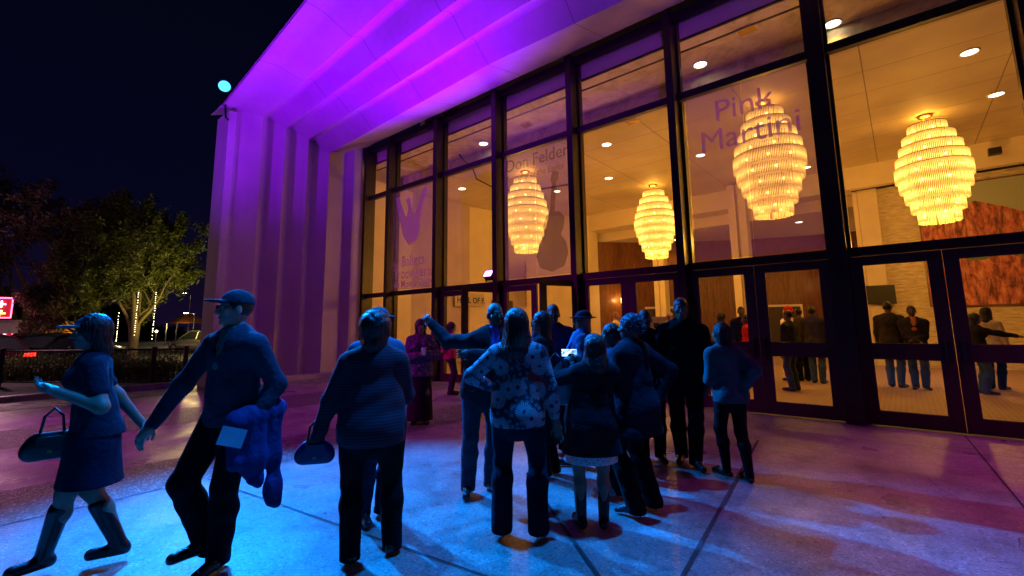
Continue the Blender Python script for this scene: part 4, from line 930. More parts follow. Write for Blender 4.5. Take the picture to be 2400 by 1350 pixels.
person([-2.909, 1.919], 1.63, 0, 'stout dark-haired woman in maroon striped sweater seen from behind', hface=5, fem=True, h=.009, girth=1.32, skinc='brown', feet=[[-.12, -.016, 0], [.15, .049, 0]], hands=[[-.36, .05, .80], [.16, .3, .918]], elbow={-1: [-.8, -.3, -.2]},
       top=dict(c='striped', t=.024, hem=.80, skirt=.235, name='sweater'), bottom=dict(c=BLK, t=.016, flare=.035), hair=dict(kind='afro', len=.10, w=.085))
person([-6.116, 4.903], 1.65, 178, 'curly-haired woman in long dark dress and purple shawl holding a paper cup', hface=172, fem=True, skinc='brown', hands=[[.12, -.22, 1.12], [-.04, -.25, 1.09]], feet=[[.08, 0, 0], [-.08, 0, 0]],
       top=dict(c='mottled', t=.035, hem=.78, skirt=.25, name='shawl', noise=.009), bottom=dict(c=(.03, .01, .025), kind='skirt', hem=.05, w=.23), hair=dict(kind='curly', len=.22))
person([-8.0, 7.3], 1.62, 95, 'person in pink top by the glass behind the pointing man', hface=95, fem=True, skinc='light', top=dict(c=(.5, .05, .12), hem=.85, name='blouse', sleeve=.5), bottom=dict(c=(.05, .02, .05)), hair=dict(kind='bob'), hands=[[-.2, -.1, 1.0], [-.15, .1, .98]])
person([-3.19, 3.242], 1.76, 172, 'bald man in dark blazer pointing with one arm stretched out to the left', hface=160, hx=.18, h=.010, feet=[[.13, .098, 0], [-.079, -.013, 0]], hands=[[-.05, -.26, 1.28], [-.45, .24, 1.56]], elbow={1: [0, 0, -1], -1: [.6, -.3, -.6]},
       girth=1.1, top=dict(c=(.02, .028, .035), t=.028, hem=.76, vneck=True, shirt=(.22, .1, .5), name='blazer'), bottom=dict(c=(.035, .055, .08), flare=.03))
person([-2.32, 2.804], 1.66, 4, 'woman in daisy print blouse and black trousers seen from behind', hface=6, h=.009, fem=True, girth=1.18, skinc='brown', feet=[[-.13, .016, 0], [.14, -.016, 0]], hands=[[-.20, .26, 1.02], [.29, 0, .80]], elbow={-1: [-1, -.1, -.2]},
       top=dict(c='floral', t=.022, hem=.835, skirt=.205, sleeve=.72, name='blouse'), bottom=dict(c=NAVY, t=.012, flare=.045), hair=dict(kind='bob', len=.20, w=.112), shoes='pump')
person([-2.951, 4.04], 1.67, -80, 'long-haired woman in glasses and long black coat facing left behind the daisy blouse', hface=-85, hx=-.03, fem=True, skinc='brown', feet=[[-.03, -.05, 0], [.06, .08, 0]], hands=[[-.1, -.2, .9], [-.08, .2, .88]], glasses=True,
       top=dict(c=BLK, t=.03, hem=.36, skirt=.24, name='coat'), bottom=dict(c=BLK), hair=dict(kind='long', len=.36))
person([-3.389, 4.826], 1.79, 175, 'man in open dark jacket facing out, lit purple, by the open door', hface=178, h=.012, top=dict(c=(.05, .03, .08), t=.03, hem=.75, vneck=True, shirt=(.1, .04, .1), name='jacket'), bottom=dict(c=BLK), hair=dict(kind='short'))
person([-2.927, 4.573], 1.69, -85, 'man in brimmed hat, glasses and blue scarf facing left', hface=-95, hx=.12, skinc='tan', glasses=True, hat=dict(kind='brim', c=(.02, .015, .03)), feet=[[-.061, -.037, 0], [.097, .138, 0]], hands=[[-.09, -.15, .965], [-.09, .15, .956]],
       top=dict(c=(.03, .06, .13), t=.03, hem=.72, scarf=(.1, .2, .5), name='coat'), bottom=dict(c=BLK))
pb, wrb, hb = person([-1.979, 3.275], 1.45, -8, 'short woman with dark bob, long coat and boots holding up a phone', hface=-15, hx=.06, h=.009, fem=True, girth=1.12, skinc='tan', feet=[[-.085, -.025, 0], [.085, -.006, 0]], hands=[[-.19, .26, 1.20], [-.08, .34, 1.22]], elbow={-1: [-1, -.1, -.6]},
       top=dict(c=(.009, .011, .016), t=.026, hem=.55*1.2, skirt=.30, name='coat'), bottom=dict(c='lace', kind='skirt', hem=.49, w=.268, t=.004), hair=dict(kind='bob', len=.17, w=.105), shoes='boot')
person([-1.813, 3.744], 1.62, -55, 'woman in spotted headscarf and dark swing coat facing left', hface=-70, h=.010, fem=True, girth=1.1, feet=[[-.041, -.087, 0], [.10, .096, 0]], hands=[[-.12, .05, .85], [.2, .1, .92]], hat=dict(kind='wrap', c='dotted'),
       top=dict(c=(.009, .014, .025), t=.035, hem=.68, skirt=.31, name='coat'), bottom=dict(c=BLK, flare=.045), shoes='pump')
person([-2.141, 4.008], 1.54, -90, 'small dark-haired woman with ponytail between the hat and the headscarf', fem=True, skinc='brown', hair=dict(kind='ponytail'), top=dict(c=(.02, .03, .06), hem=.8, name='jacket'), bottom=dict(c=BLK), shoes='pump', shoec=(.4, .4, .45))
person([-2.343, 5.226], 1.70, 178, 'dark-clothed man hidden behind the spotted headscarf', top=dict(c=BLK, t=.03, hem=.75, name='jacket'), bottom=dict(c=BLK), hair=dict(kind='short'))
person([-1.968, 5.312], 1.82, 174, 'tall man all in black facing the street with arms at his sides', hface=178, hx=.02, h=.010, skinc='brown', feet=[[.08, -.10, 0], [-.07, .12, 0]], hands=[[.25, -.06, .88], [-.23, -.06, .88]],
       girth=1.10, top=dict(c=(.008, .008, .009), t=.03, hem=.78, name='jacket', collar=(.008, .008, .009)), bottom=dict(c=(.008, .008, .009), t=.018), hair=dict(kind='short', c=(.03, .025, .025)))
person([-1.424, 5.159], 1.53, -35, 'long-haired girl in teal cardigan with a hand on her hip', hface=-62, hx=-.05, h=.010, fem=True, skinc='tan', feet=[[-.10, .05, 0], [.10, -.07, 0]], hands=[[-.14, .15, 1.02], [.10, -.06, .86]], elbow={1: [1, -.5, .1]},
       girth=1.04, top=dict(c=(.035, .10, .11), t=.028, hem=.84, skirt=.19, name='cardigan'), bottom=dict(c=(.01, .01, .012), kind='tights', t=.008), hair=dict(kind='long', len=.33), shoes='sandal', shoec=(.06, .03, .02))
# things held
def bm_at(bm, M4): bmesh.ops.transform(bm, verts=bm.verts, matrix=M4); return bm
def wpt(pos, l):                                        # point given beside a person: sideways, away, up
    aw = Vector((pos[0], pos[1], 0)).normalized(); rt = Vector((aw.y, -aw.x, 0)); return Vector((pos[0], pos[1], 0))+rt*l[0]+aw*l[1]+Vector((0, 0, l[2]))
q = wpt([-1.979, 3.275], (-.155, .385, 1.30)); ph = empty('phone', q, math.atan2(3.275, -1.979)-math.pi/2, 'lit phone held up by the short woman with the dark bob', 'phone')
obj('case', boxes((-.075, .075, 0, .009, -.036, .036)), M['black'], ph)
def screen_mat():
    s = NM('phone_screen'); tcn = s.n('TexCoord'); v = s.n('TexVoronoi', distance='CHEBYCHEV'); v.inputs['Scale'].default_value = 38; s.l(tcn.outputs['Object'], v.inputs['Vector'])
    s.l(s.ramp(s.n_sep(v), [(.2, (.02, .1, .5)), (.5, (.3, .6, 1)), (.7, (.9, .95, 1))]), s.p.inputs['Emission Color']); s.p.inputs['Emission Strength'].default_value = 2.5; return s.m
obj('screen', boxes((-.068, .068, -.002, -.0005, -.031, .031)), screen_mat(), ph)
q = wpt([-6.116, 4.903], (.05, -.33, 1.10)); cp = empty('paper_cup', q, 0, 'white paper cup held by the curly-haired woman', 'cup')
bm = bmesh.new(); lathe(bm, [(.028, 0), (.04, .10)], 20); obj('cup_body', bm, basic('white_paper', (.7, .68, .66), .6), cp); bm = bmesh.new(); lathe(bm, [(.042, .10), (.042, .112), (.03, .118)], 20); obj('lid', bm, basic('cup_lid', (.6, .6, .6), .4), cp)
# jacket over the walking man's forearm
T = SDF(); P0 = np.array([.17, -.17, .95])
T.cap((.02, -.22, .96), (.24, -.1, 1.0), .075, .085, .04); T.cap((.10, -.20, .94), (.14, -.22, .62), .085, .075, .06, .55, 0); T.cap((.22, -.14, .95), (.27, -.16, .42), .07, .045, .05, .6, 0); T.cap((.05, -.2, .9), (.02, -.22, .72), .06, .05, .05, .6, 0)
V, Q = T.m(.009, noise=.017, nf=(19, 19, 5)); jk = np_mesh('jacket', V, Q, fabric('blue_windbreaker', (.02, .035, .14), .6), None)
jk.location = (-3.545, 1.25, 0); jk.rotation_euler = (0, 0, math.atan2(1.25, -3.545)-math.pi/2); tag(jk, 'blue jacket draped over the forearm of the man in the ball cap', 'jacket')
q = wpt([-3.545, 1.25], (-.0, -.33, .885)); pp = obj('programme', boxes((-.07, .07, -.004, .004, -.05, .06)), basic('programme_paper', (.16, .24, .3), .6)); pp.location = q; pp.rotation_euler = (R(-20), R(18), math.atan2(1.25, -3.545)-math.pi/2)
tag(pp, 'pale folded programme in the hand of the man in the ball cap', 'programme')
# handbags
def handbag(pos, loc, sc, c, label):
    T = SDF(); T.cap((-.13*sc, 0, 0), (.13*sc, 0, 0), .11*sc, None, .03, .55, 0); T.cap((-.1*sc, 0, .1*sc), (.1*sc, 0, .1*sc), .08*sc, None, .05, .5, 0)
    V, Q = T.m(.010, noise=.004); b = np_mesh('body', V, Q, c, None); r_ = empty('handbag', wpt(pos, loc), math.atan2(pos[1], pos[0])-math.pi/2, label, 'handbag'); b.parent = r_
    bm = bmesh.new(); tube(bm, [(-.1*sc, 0, .12*sc), (-.07*sc, 0, .34*sc), (0, 0, .42*sc), (.07*sc, 0, .34*sc), (.1*sc, 0, .12*sc)], .009, 6); obj('strap', bm, M['leather'], r_, True)
    obj('flap', boxes((-.11*sc, .11*sc, -.068*sc, -.060*sc, -.02*sc, .14*sc)), c, r_); obj('clasp', boxes((-.02*sc, .02*sc, -.073*sc, -.0685*sc, -.03*sc, 0)), M['brass'], r_)
handbag([-4.259, .679], (-.24, .10, .78), .62, basic('brown_leather', (.03, .018, .018), .4), 'large dark handbag carried by the leftmost woman in the blue dress')
handbag([-2.909, 1.919], (-.37, .05, .69), .55, basic('violet_leather', (.03, .02, .12), .35), 'small violet handbag hanging from the hand of the woman in the striped sweater')
handbag([-1.979, 3.275], (-.26, .10, .98), .8, basic('grey_leather', (.12, .2, .22), .4), 'grey bag under the arm of the short woman in boots')
# people in the lobby
LB = [((-7.1, 13.6), 1.93, 90, 'light', (.75, .6, .42), (.1, .08, .07), None, 'bald man in pale shirt seen through the open doorway', None),
      ((-3.30, 13.4), 1.95, 170, 'dark', BLK, BLK, 'short', 'tall dark man in the lobby behind the left door of the pair beside the girl', None),
      ((-2.95, 12.4), 1.72, -100, 'brown', (.62, .02, .015), (.03, .03, .06), 'short', 'person in red top in the lobby, nearer of the two red tops', None),
      ((-2.86, 13.2), 1.78, 120, 'dark', (.5, .015, .02), BLK, 'short', 'man in red vest in the lobby beside the frame of the middle doors', None),
      ((-3.75, 13.2), 1.80, 60, 'tan', (.08, .05, .04), BLK, 'bob', 'brown-haired woman in the lobby just behind the girl with the cardigan', None),
      ((-5.1, 13.0), 1.84, 10, 'tan', (.5, .42, .33), BLK, None, 'person in pale cap and beige top in the lobby, left of the tall man', 'cap'),
      ((-2.12, 14.3), 1.90, -20, 'brown', (.06, .045, .03), BLK, 'short', 'grey-haired man in brown jacket behind the glass of the middle right door', None),
      ((-1.78, 14.0), 1.92, 10, 'dark', (.035, .028, .022), DEN, 'short', 'broad man in dark jacket and jeans, back turned, in the middle right door', None),
      ((-2.35, 14.2), 1.94, -60, 'light', (.8, .72, .6), (.7, .65, .6), None, 'person in white suit and red cap in the lobby', 'red'),
      ((-2.20, 14.7), 1.80, 30, 'light', (.65, .35, .05), BLK, 'short', 'person in mustard yellow coat in the lobby beside the white suit', None),
      ((-2.02, 12.2), 1.80, -60, 'tan', (.03, .03, .03), DEN, 'short', 'man in jeans half hidden by the frame between the middle doors', None),
      ((-.27, 14.1), 1.98, 15, 'brown', (.035, .028, .024), DEN, 'short', 'man in black jacket with back turned, left of two men in the right door', None),
      ((.15, 14.0), 1.86, 175, 'dark', (.03, .026, .024), (.04, .06, .1), 'short', 'man in dark jacket over orange shirt in the right door', 'open'),
      ((1.14, 13.8), 1.66, 70, 'tan', (.02, .018, .02), DEN, 'long', 'long-haired woman reaching right behind the rightmost door', 'reach'),
      ((1.42, 14.8), 1.80, 20, 'tan', (.6, .5, .4), BLK, 'long', 'woman with long black hair behind the reaching woman', None)]
for i, (ps, hh, fc_, sk_, tcol, bcol, hr, lb, ex) in enumerate(LB):
    kw = {}
    if ex == 'cap': kw['hat'] = dict(kind='cap', c=(.7, .6, .5))
    if ex == 'red': kw['hat'] = dict(kind='wrap', c=(.5, .01, .02))
    if ex == 'reach': kw['hands'] = [[-.1, .2, .95], [.62, -.05, 1.18]]
    if ex == 'open': kw['hands'] = [[-.02, -.2, 1.08], [.05, -.22, 1.04]]
    tp_ = dict(c=tcol, t=.03 if i in (6, 7, 11, 12) else .02, hem=.82, name='top')
    if ex == 'open': tp_.update(vneck=True, shirt=(.6, .22, .06))
    person(list(ps), hh, fc_, lb, skinc=sk_, h=.016, top=tp_, bottom=dict(c=bcol), hair=dict(kind=hr) if hr else None, fem=hr in ('long', 'bob'), **kw)
# ------------------------------------------------------------------ beyond the plaza: railing, hedge, trees, cars, far lights
fn = empty('railing', (-15.9, 4.3, 0), 0, 'low dark railing with posts along the plaza edge', 'railing')
fp = [(-15.9, 4.25), (-16.35, 3.6), (-17.8, 2.35), (-20.1, .85), (-24.5, -2.0)]
bm = bmesh.new(); pk = bmesh.new()
for (x0, y0), (x1, y1) in zip(fp, fp[1:]):
    a = Vector((x0+15.9, y0-4.3, 0)); b = Vector((x1+15.9, y1-4.3, 0)); n = max(1, int((b-a).length/.13))
    for z in (1.0, .12): tube(bm, [a+Vector((0, 0, z)), b+Vector((0, 0, z))], .022, 6)
    for k in range(1, n): p_ = a+(b-a)*k/n; tube(pk, [p_+Vector((0, 0, .12)), p_+Vector((0, 0, 1.0))], .008, 4)
obj('rail', bm, M['bronze'], fn); obj('pickets', pk, M['bronze'], fn)
for x, y in fp: obj('post', boxes((x+15.9-.05, x+15.9+.05, y-4.3-.05, y-4.3+.05, 0, 1.08)), M['bronze'], fn)
leaf_m = {}
def leafm(name, c):
    s = NM(name); g = s.n('NewGeometry').outputs['Position']; nz = s.n('TexNoise'); nz.inputs['Scale'].default_value = 1.2; nz.inputs['Detail'].default_value = 5; s.l(g, nz.inputs['Vector'])
    s.l(s.ramp(nz.outputs['Fac'], [(.35, col3(c, .6)), (.65, col3(c, 1.4))]), s.p.inputs['Base Color']); s.p.inputs['Roughness'].default_value = .6
    tl = s.n('BsdfTranslucent'); tl.inputs[0].default_value = (*col3(c, 1.3), 1); mx = s.n('MixShader'); mx.inputs[0].default_value = .3
    s.l(s.p.outputs[0], mx.inputs[1]); s.l(tl.outputs[0], mx.inputs[2]); s.l(mx.outputs[0], s.out.inputs[0]); return s.m
M['leaf'] = leafm('leaf', (.085, .10, .025)); M['leaf_dark'] = leafm('dark_leaf', (.05, .04, .035)); M['bark'] = basic('bark', (.12, .085, .06), .9, var=.4, scale=10, bump=.8, bscale=25)
def leaf_mesh(name, pts, size, mat, parent, per=1):
    n = len(pts)*per; P = np.repeat(np.array(pts), per, 0)
    d = RNG.normal(size=(n, 3)); d /= np.linalg.norm(d, axis=1)[:, None]; e_ = RNG.normal(size=(n, 3)); e_ = np.cross(d, e_); e_ /= np.linalg.norm(e_, axis=1)[:, None]
    sz = size*RNG.uniform(.5, 1.3, (n, 1)); V = np.stack([P-e_*sz*.28, P-d*sz*.1+d*sz, P+e_*sz*.28, P-d*sz], 1).reshape(-1, 3)
    return np_mesh(name, V, np.arange(n*4).reshape(-1, 4), mat, parent)
def tree(base, hgt, spread, label, lm, seed, nleaf=9000, lsz=.13, bare=.0, stems=1, low=.25):
    rs = random.Random(seed); t = empty('tree', base, 0, label, 'tree', 'trees beyond the parking area'); bm = bmesh.new(); tips = []
    def grow(p, d, L, r, lev):
        pts = [p]; rr = [r]; n = 4
        for k in range(n):
            d = (d+Vector((rs.gauss(0, .16), rs.gauss(0, .16), rs.gauss(.03, .08)))).normalized(); p = p+d*L/n; pts.append(p); rr.append(r*(1-.55*(k+1)/n))
        tube(bm, pts, rr, 7 if lev < 2 else 4, False)
        if lev >= 3: tips.extend((q, lev) for q in pts[1:])
        if lev < 5:
            for k in range(3 if lev < 4 else 2):
                a = rs.uniform(0, 6.28); sp_ = rs.uniform(.45, .95); o = d.orthogonal().normalized(); o2 = d.cross(o)
                nd = (d*math.cos(sp_)+(o*math.cos(a)+o2*math.sin(a))*math.sin(sp_)*spread); nd.z = nd.z*.8+.12; nd.normalize()
                st = pts[rs.choice((2, 3, 4))] if k else pts[-1]
                grow(st, nd, L*rs.uniform(.6, .82), r*.45*rs.uniform(.8, 1.1), lev+1)
    for k in range(stems):
        a = k*6.28/stems+rs.uniform(0, 1); grow(Vector((0, 0, -.1)), Vector((math.cos(a)*.3*(stems > 1), math.sin(a)*.3*(stems > 1), 1)).normalized(), hgt*low*1.15, hgt*.022, 0)
    mz = max(q.z for q, _ in tips); k_ = hgt/mz
    for v in bm.verts: v.co.z *= k_
    obj('trunk', bm, M['bark'], t, True)
    P = np.array([(q.x, q.y, q.z*k_) for q, _ in tips]); P = P[RNG.rand(len(P)) > bare]
    c = RNG.randint(0, len(P), nleaf); Q = P[c]+RNG.normal(scale=.17, size=(nleaf, 3)); Q[:, 2] = np.maximum(Q[:, 2], .5)
    leaf_mesh('crown', Q, lsz, lm, t); return t
tree((-36.6, 7.0, 0), 11.0, 1.45, 'green broadleaf tree lit yellow from below, nearest the hall', M['leaf'], 11, 56000, .16, .05, 3, .22)
tree((-47.5, 6.8, 0), 12.6, 1.1, 'tall sparse dark tree behind and left of the yellow-lit tree', M['leaf_dark'], 5, 14000, .17, .1, 2, .24)
tree((-46.0, 2.6, 0), 13.0, 1.15, 'tall purplish dark tree at the far left', M['leaf_dark'], 23, 15000, .18, .1, 2, .24)
tree((-39.5, 5.0, 0), 7.4, 1.0, 'dark rounded tree above the parked cars', M['leaf_dark'], 31, 15000, .15, .05, 2, .2)
# hedge
pts = []
for k in range(26000):
    t_ = random.random(); x, y = (-17.0-8*t_, 3.95-4.9*t_) ; pts.append((x+random.gauss(0, .25)-.4, y+random.gauss(0, .25)+.5, abs(random.gauss(.32, .2))))
h_ = leaf_mesh('ground_cover', pts, .06, M['leaf'], None); tag(h_, 'low scrubby hedge behind the railing', 'hedge', kind='stuff')
# cars
paint = {'dark': basic('dark_red_paint', (.06, .01, .015), .22, metal=.3, coat=1), 'black': basic('black_paint', (.02, .02, .025), .2, metal=.3, coat=1), 'silver': basic('silver_paint', (.25, .25, .27), .25, metal=.6, coat=1)}
M['tyre'] = basic('tyre', (.02, .02, .02), .85); M['cargl'] = basic('car_glass', (.02, .025, .03), .06); M['tail'] = emit('tail_light', (1, .03, .02), 5); M['head'] = emit('head_light', (1, .85, .6), 9); M['refl'] = basic('red_reflector', (.3, .01, .01), .2)
def car(loc, rz, p, label, lit=False):
    c = empty('parked_car', loc, rz, label, 'car', 'cars in the parking area')
    # lower body and cabin as lofted sections along x (length 4.5)
    secs = [(-2.25, .55, .70, .35), (-2.15, .75, .86, .28), (-1.4, .92, .89, .2), (-.2, .95, .9, .18), (1.0, .93, .9, .2), (1.9, .78, .86, .26), (2.25, .55, .72, .34)]
    bm = bmesh.new(); rg = []
    for x, top, hw_, bot in secs: rg.append([bm.verts.new((x, y*hw_, z)) for y, z in ((-1, bot+.1), (-.97, (bot+top)/2), (-.93, top-.08), (-.8, top), (0, top+.03), (.8, top), (.93, top-.08), (.97, (bot+top)/2), (1, bot+.1), (.8, bot), (-.8, bot))])
    for a, b in zip(rg, rg[1:]):
        for k in range(11): bm.faces.new((a[k], a[(k+1) % 11], b[(k+1) % 11], b[k]))
    bm.faces.new(rg[0]); bm.faces.new(rg[-1][::-1]); obj('car_body', bm, p, c, True)
    bm = bmesh.new(); rg = []
    for x, z, hw_ in ((-1.95, .88, .74), (-1.35, 1.32, .62), (-.5, 1.44, .60), (.35, 1.42, .60), (1.15, .92, .74)): rg.append([bm.verts.new(q_) for q_ in ((x, -.80, .86), (x, -hw_, z), (x, 0, z+.03), (x, hw_, z), (x, .80, .86))])
    for a, b in zip(rg, rg[1:]):
        for k in range(4): bm.faces.new((a[k], a[k+1], b[k+1], b[k]))
    obj('cabin_glass', bm, M['cargl'], c)
    bm = bmesh.new()
    for sy in (-1, 1):
        tube(bm, [(-1.95, .77*sy, .90), (-1.35, .645*sy, 1.34), (-.5, .625*sy, 1.455), (.35, .625*sy, 1.435), (1.18, .77*sy, .92)], .035, 6); tube(bm, [(-.5, .62*sy, 1.44), (-.55, .82*sy, .9)], .03, 6)
    vs = [bm.verts.new(q_) for q_ in ((-1.3, -.62, 1.36), (.3, -.61, 1.445), (.3, .61, 1.445), (-1.3, .62, 1.36))]; bm.faces.new(vs); vs2 = [bm.verts.new(q_) for q_ in ((-.5, -.61, 1.47), (-.5, .61, 1.47))]
    obj('roof', bm, p, c)
    for x in (-1.4, 1.4):
        for y in (-.8, .8):
            bm = bmesh.new(); lathe(bm, [(.30, -.1), (.33, -.07), (.33, .07), (.30, .1)], 20); bmesh.ops.rotate(bm, verts=bm.verts, cent=(0, 0, 0), matrix=Matrix.Rotation(math.pi/2, 3, 'X')); bmesh.ops.translate(bm, verts=bm.verts, vec=(x, y, .33)); ty = obj('wheel', bm, M['tyre'], c, False)
            bm = bmesh.new(); lathe(bm, [(.19, -.105), (.19, .105)], 10); bmesh.ops.rotate(bm, verts=bm.verts, cent=(0, 0, 0), matrix=Matrix.Rotation(math.pi/2, 3, 'X')); bmesh.ops.translate(bm, verts=bm.verts, vec=(x, y, .33)); obj('rim', bm, M['steel'], ty)
    for y in (-.7, .7):
        obj('tail_light', boxes((-2.27, -2.2, y-.16, y+.16, .62, .74)), M['tail'] if lit else M['refl'], c); obj('headlight', boxes((2.17, 2.27, y-.16, y+.16, .56, .68)), M['steel'], c)
    return c
car((-28.5, 3.3, 0), R(128), paint['black'], 'black parked car just behind the railing, right one of the row')
car((-27.2, .2, 0), R(205), paint['dark'], 'dark red parked car with lit tail lights at the left edge', True)
car((-36.5, 10.6, 0), R(200), paint['silver'], 'silver parked car far off near the street lamp by the hall', False)
car((-33.5, 1.9, 0), R(160), paint['black'], 'dark car with lit tail lights behind the black parked car', True)
# yellow delivery van
vn = empty('parked_van', (-58.7, 6.1, 0), R(95), 'small yellow box van parked under the dark trees', 'van')
obj('cargo_box', boxes((-2.2, 1.2, -1, 1, .5, 2.4)), basic('yellow_paint', (.6, .3, .03), .4), vn)
bm = boxes((1.202, 2.6, -.95, .95, .4, 1.35), (1.202, 2.1, -.9, .9, 1.352, 2.1)); obj('cab', bm, paint['silver'], vn)
bm = bmesh.new()
for x in (-1.4, 1.8):
    for y in (-.85, .85): tube(bm, [(x, y-.1, .36), (x, y+.1, .36)], .36, 16)
obj('wheel', bm, M['tyre'], vn)
lamp('van_box_light', 'POINT', (-56.0, 5.9, 2.2), 40, (1, .6, .2), None, .1)
# street lamps
def street_lamp(loc, hgt, label, k):
    s_ = empty('street_lamp', loc, 0, label, 'street lamp', 'street lamps beyond the trees')
    bm = bmesh.new(); tube(bm, [(0, 0, 0), (0, 0, hgt*.6), (0, 0, hgt)], [.09, .07, .05], 8); obj('pole', bm, M['steel'], s_)
    bm = bmesh.new(); tube(bm, [(0, 0, hgt-.05), (-.6, -.5, hgt+.1)], .035, 6); obj('arm', bm, M['steel'], s_)
    obj('lamp_head', boxes((-.95, -.45, -.75, -.4, hgt+.06, hgt+.16)), M['black'], s_); obj('lamp_glass', boxes((-.92, -.48, -.72, -.43, hgt+.03, hgt+.058)), emit('led_lamp', (1, .9, .7), 40), s_)
    lamp('street_light', 'SPOT', (-.7, -.6, hgt), k, (1, .78, .42), (-.7, -.6, 0), .15, 150, .4, s_)
street_lamp((-52.9, 14.6, 0), 3.1, 'short street lamp on a pole just left of the hall corner', 500)
street_lamp((-70.7, 18.9, 0), 6.2, 'distant street lamp seen above the short one', 900)
lamp('tree_uplight', 'SPOT', (-34.0, 9.8, .5), 1300, (1, .85, .10), (-36.4, 8.6, 3.6), .2, 100, .9)
lamp('parking_fill', 'POINT', (-32.5, 9.0, 3.4), 650, (1, .72, .25), None, .3)
lamp('parking_fill', 'POINT', (-40.0, 1.0, 9.0), 90, (.8, .3, .4), None, .4)  # added fill for the dark left trees, no fixture there
# strings of fairy lights
fb = emit('fairy_bulb', (1, .85, .45), 9)
for i, (x, y, z0, z1, lb) in enumerate(((-35.4, 6.75, 1.1, 3.9, 'left long string of warm bulbs hanging in the yellow-lit tree'), (-34.6, 7.45, .9, 3.8, 'right long string of warm bulbs hanging in the yellow-lit tree'),
                                  (-36.4, 6.1, .9, 2.6, 'short faint string of bulbs left of the two long strings'))):
    s_ = empty('light_string', (x, y, z1), 0, lb, 'string lights', 'hanging light strings'); bm = bmesh.new(); tube(bm, [(0, 0, 0), (.02, 0, -(z1-z0)/2), (0, 0, -(z1-z0))], .006, 4); obj('wire', bm, M['black'], s_)
    bm = bmesh.new(); zz = 0
    while zz < z1-z0: ball(bm, (random.gauss(0, .02), 0, -zz), .02, 6); zz += random.choice((.11, .14, .2))
    obj('bulbs', bm, fb, s_)
    o = s_
# far white building with glowing sign, awning
fbd = empty('low_building', (-46, -.2, 0), R(5), 'pale low building under the glowing red sign at the far left', 'building')
obj('wall', boxes((0, 6, -12, 4.6, 0, 3.4)), basic('white_render', (.6, .55, .55), .8), fbd); obj('roof', boxes((-.2, 6.2, -12.2, 4.8, 3.402, 3.7)), M['concrete'], fbd)
for k in range(4): wf = obj('window', boxes((6.002, 6.05, -9+3.4*k, -7.2+3.4*k, 1, 2.6)), emit('lit_window', (1, .45, .3), .5), fbd)
fbd.scale = (.5, .5, .62)
lamp('shop_front_light', 'POINT', (-40, 1.2, 1.2), 60, (1, .45, .5), None, .3)
sn = empty('neon_sign', (-40.2, 1.05, 2.55), R(90), 'glowing red and white neon sign cut by the left edge', 'sign')
def neon(c, k, *ps):
    bm = bmesh.new()
    for pl in ps: tube(bm, [(x, -.12, z) for x, z in pl], .09, 6)
    return bm, emit('neon', c, k)
sn.scale = (.33, .33, .36)
obj('board', boxes((-3.4, 2.4, 0, .2, -.6, 2.8), (-.2, .2, .2, .5, -8, -.6)), basic('sign_board_red', (.25, .01, .02), .5), sn)
b_, m_ = neon((1, .05, .12), 14, [(-3.3, 2.7), (2.3, 2.7)], [(-3.3, -.5), (2.3, -.5)], [(2.3, 2.7), (2.3, -.5)]); obj('border_tube', b_, m_, sn)
b_, m_ = neon((.75, .5, 1), 22, [(-2.8, 1.2), (-2.4, 2.2), (-2.0, 1.2)], [(-1.4, 2.2), (-1.4, 1.2), (-.8, 1.2)], [(-.3, 2.2), (.4, 2.2), (.1, 1.7), (.5, 1.2), (-.3, 1.2)], [(1.0, 2.2), (1.0, 1.2)], [(1.0, 1.7), (1.5, 1.7)]); obj('letter_tubes', b_, m_, sn)
b_, m_ = neon((1, .5, .12), 14, [(-2.8, .2), (1.6, .2)], [(-2.6, .6), (1.2, .6)], [(-2.2, -.15), (1.0, -.15)]); obj('lower_tubes', b_, m_, sn)
lamp('neon_glow', 'POINT', (-39.5, 1.1, 2.9), 60, (1, .1, .15), None, .5)
aw_ = empty('awning', (-57.2, 15.2, 0), R(104), 'small orange peaked awning behind the short street lamp', 'awning')
bm = bmesh.new(); v_ = [bm.verts.new(q_) for q_ in ((-1.6, -1, 2.2), (1.6, -1, 2.2), (1.6, 1, 2.2), (-1.6, 1, 2.2), (0, 0, 3.3))]
for k in range(4): bm.faces.new((v_[k], v_[(k+1) % 4], v_[4]))
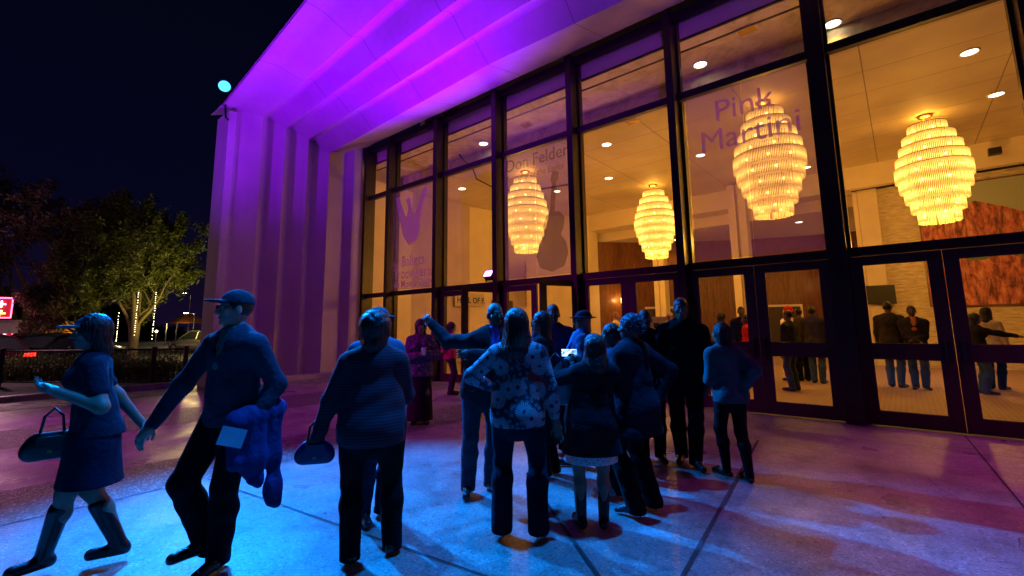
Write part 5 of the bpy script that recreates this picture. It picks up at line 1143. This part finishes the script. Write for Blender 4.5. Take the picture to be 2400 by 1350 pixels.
bm.faces.new(v_[:4][::-1]); obj('canopy', bm, basic('orange_canvas', (.5, .16, .04), .8), aw_)
for x, y in ((-1.5, -.9), (1.5, -.9), (1.5, .9), (-1.5, .9)): obj('pole', boxes((x-.04, x+.04, y-.04, y+.04, 0, 2.198)), M['steel'], aw_)
lamp('awning_light', 'POINT', (-55.8, 14.9, 1.9), 60, (1, .6, .25), None, .1)
# dark mass of far trees closes the horizon
pts = []
for k in range(30000):
    a = random.uniform(-2.2, .5); d_ = random.uniform(100, 125); hh = 4+2.5*math.sin(a*9)+1.5*math.sin(a*23)
    pts.append((math.cos(math.pi-a*.5)*d_, math.sin(math.pi-a*.5)*d_, random.uniform(0, max(1.5, hh))))
f_ = leaf_mesh('far_trees', pts, 1.2, M['leaf_dark'], None); tag(f_, 'dark distant tree line along the horizon', 'trees', kind='stuff')

lamp('parking_fill', 'POINT', (-24.5, 0.5, 3.8), 420, (1, .5, .62), None, .2)  # added pink fill to bring out the hedge and cars, no fixture there
lamp('parking_fill', 'POINT', (-20.0, 6.6, 2.2), 30, (.8, .8, 1), None, .2)

# a scatter of small distant lamps beyond the parking area
for i, (x, y, z, cl, lb) in enumerate(((-57.5, 6.5, 1.1, (1, .8, .5), 'tiny warm lamp on a post right of the yellow van'), (-60.5, 5.0, .9, (1, .1, .05), 'tiny red lamp on a post left of the yellow van'),
                                  (-55.0, 8.6, 1.4, (1, .9, .75), 'tiny white lamp on a post under the yellow-lit tree'), (-62.0, 3.9, 3.6, (1, .06, .05), 'small red lamp on a tall post right of the neon sign'), (-58.0, 12.8, 1.3, (1, .75, .4), 'small warm lamp on a post left of the orange awning'))):
    p_ = empty('lamp_post', (x, y, 0), 0, lb, 'lamp post', 'small far lamp posts'); bm = bmesh.new(); tube(bm, [(0, 0, 0), (0, 0, z)], .04, 6); obj('post', bm, M['steel'], p_)
    bm = bmesh.new(); ball(bm, (0, 0, z+.1), .12, 10); obj('globe', bm, emit('globe_glow', cl, 14), p_, True)
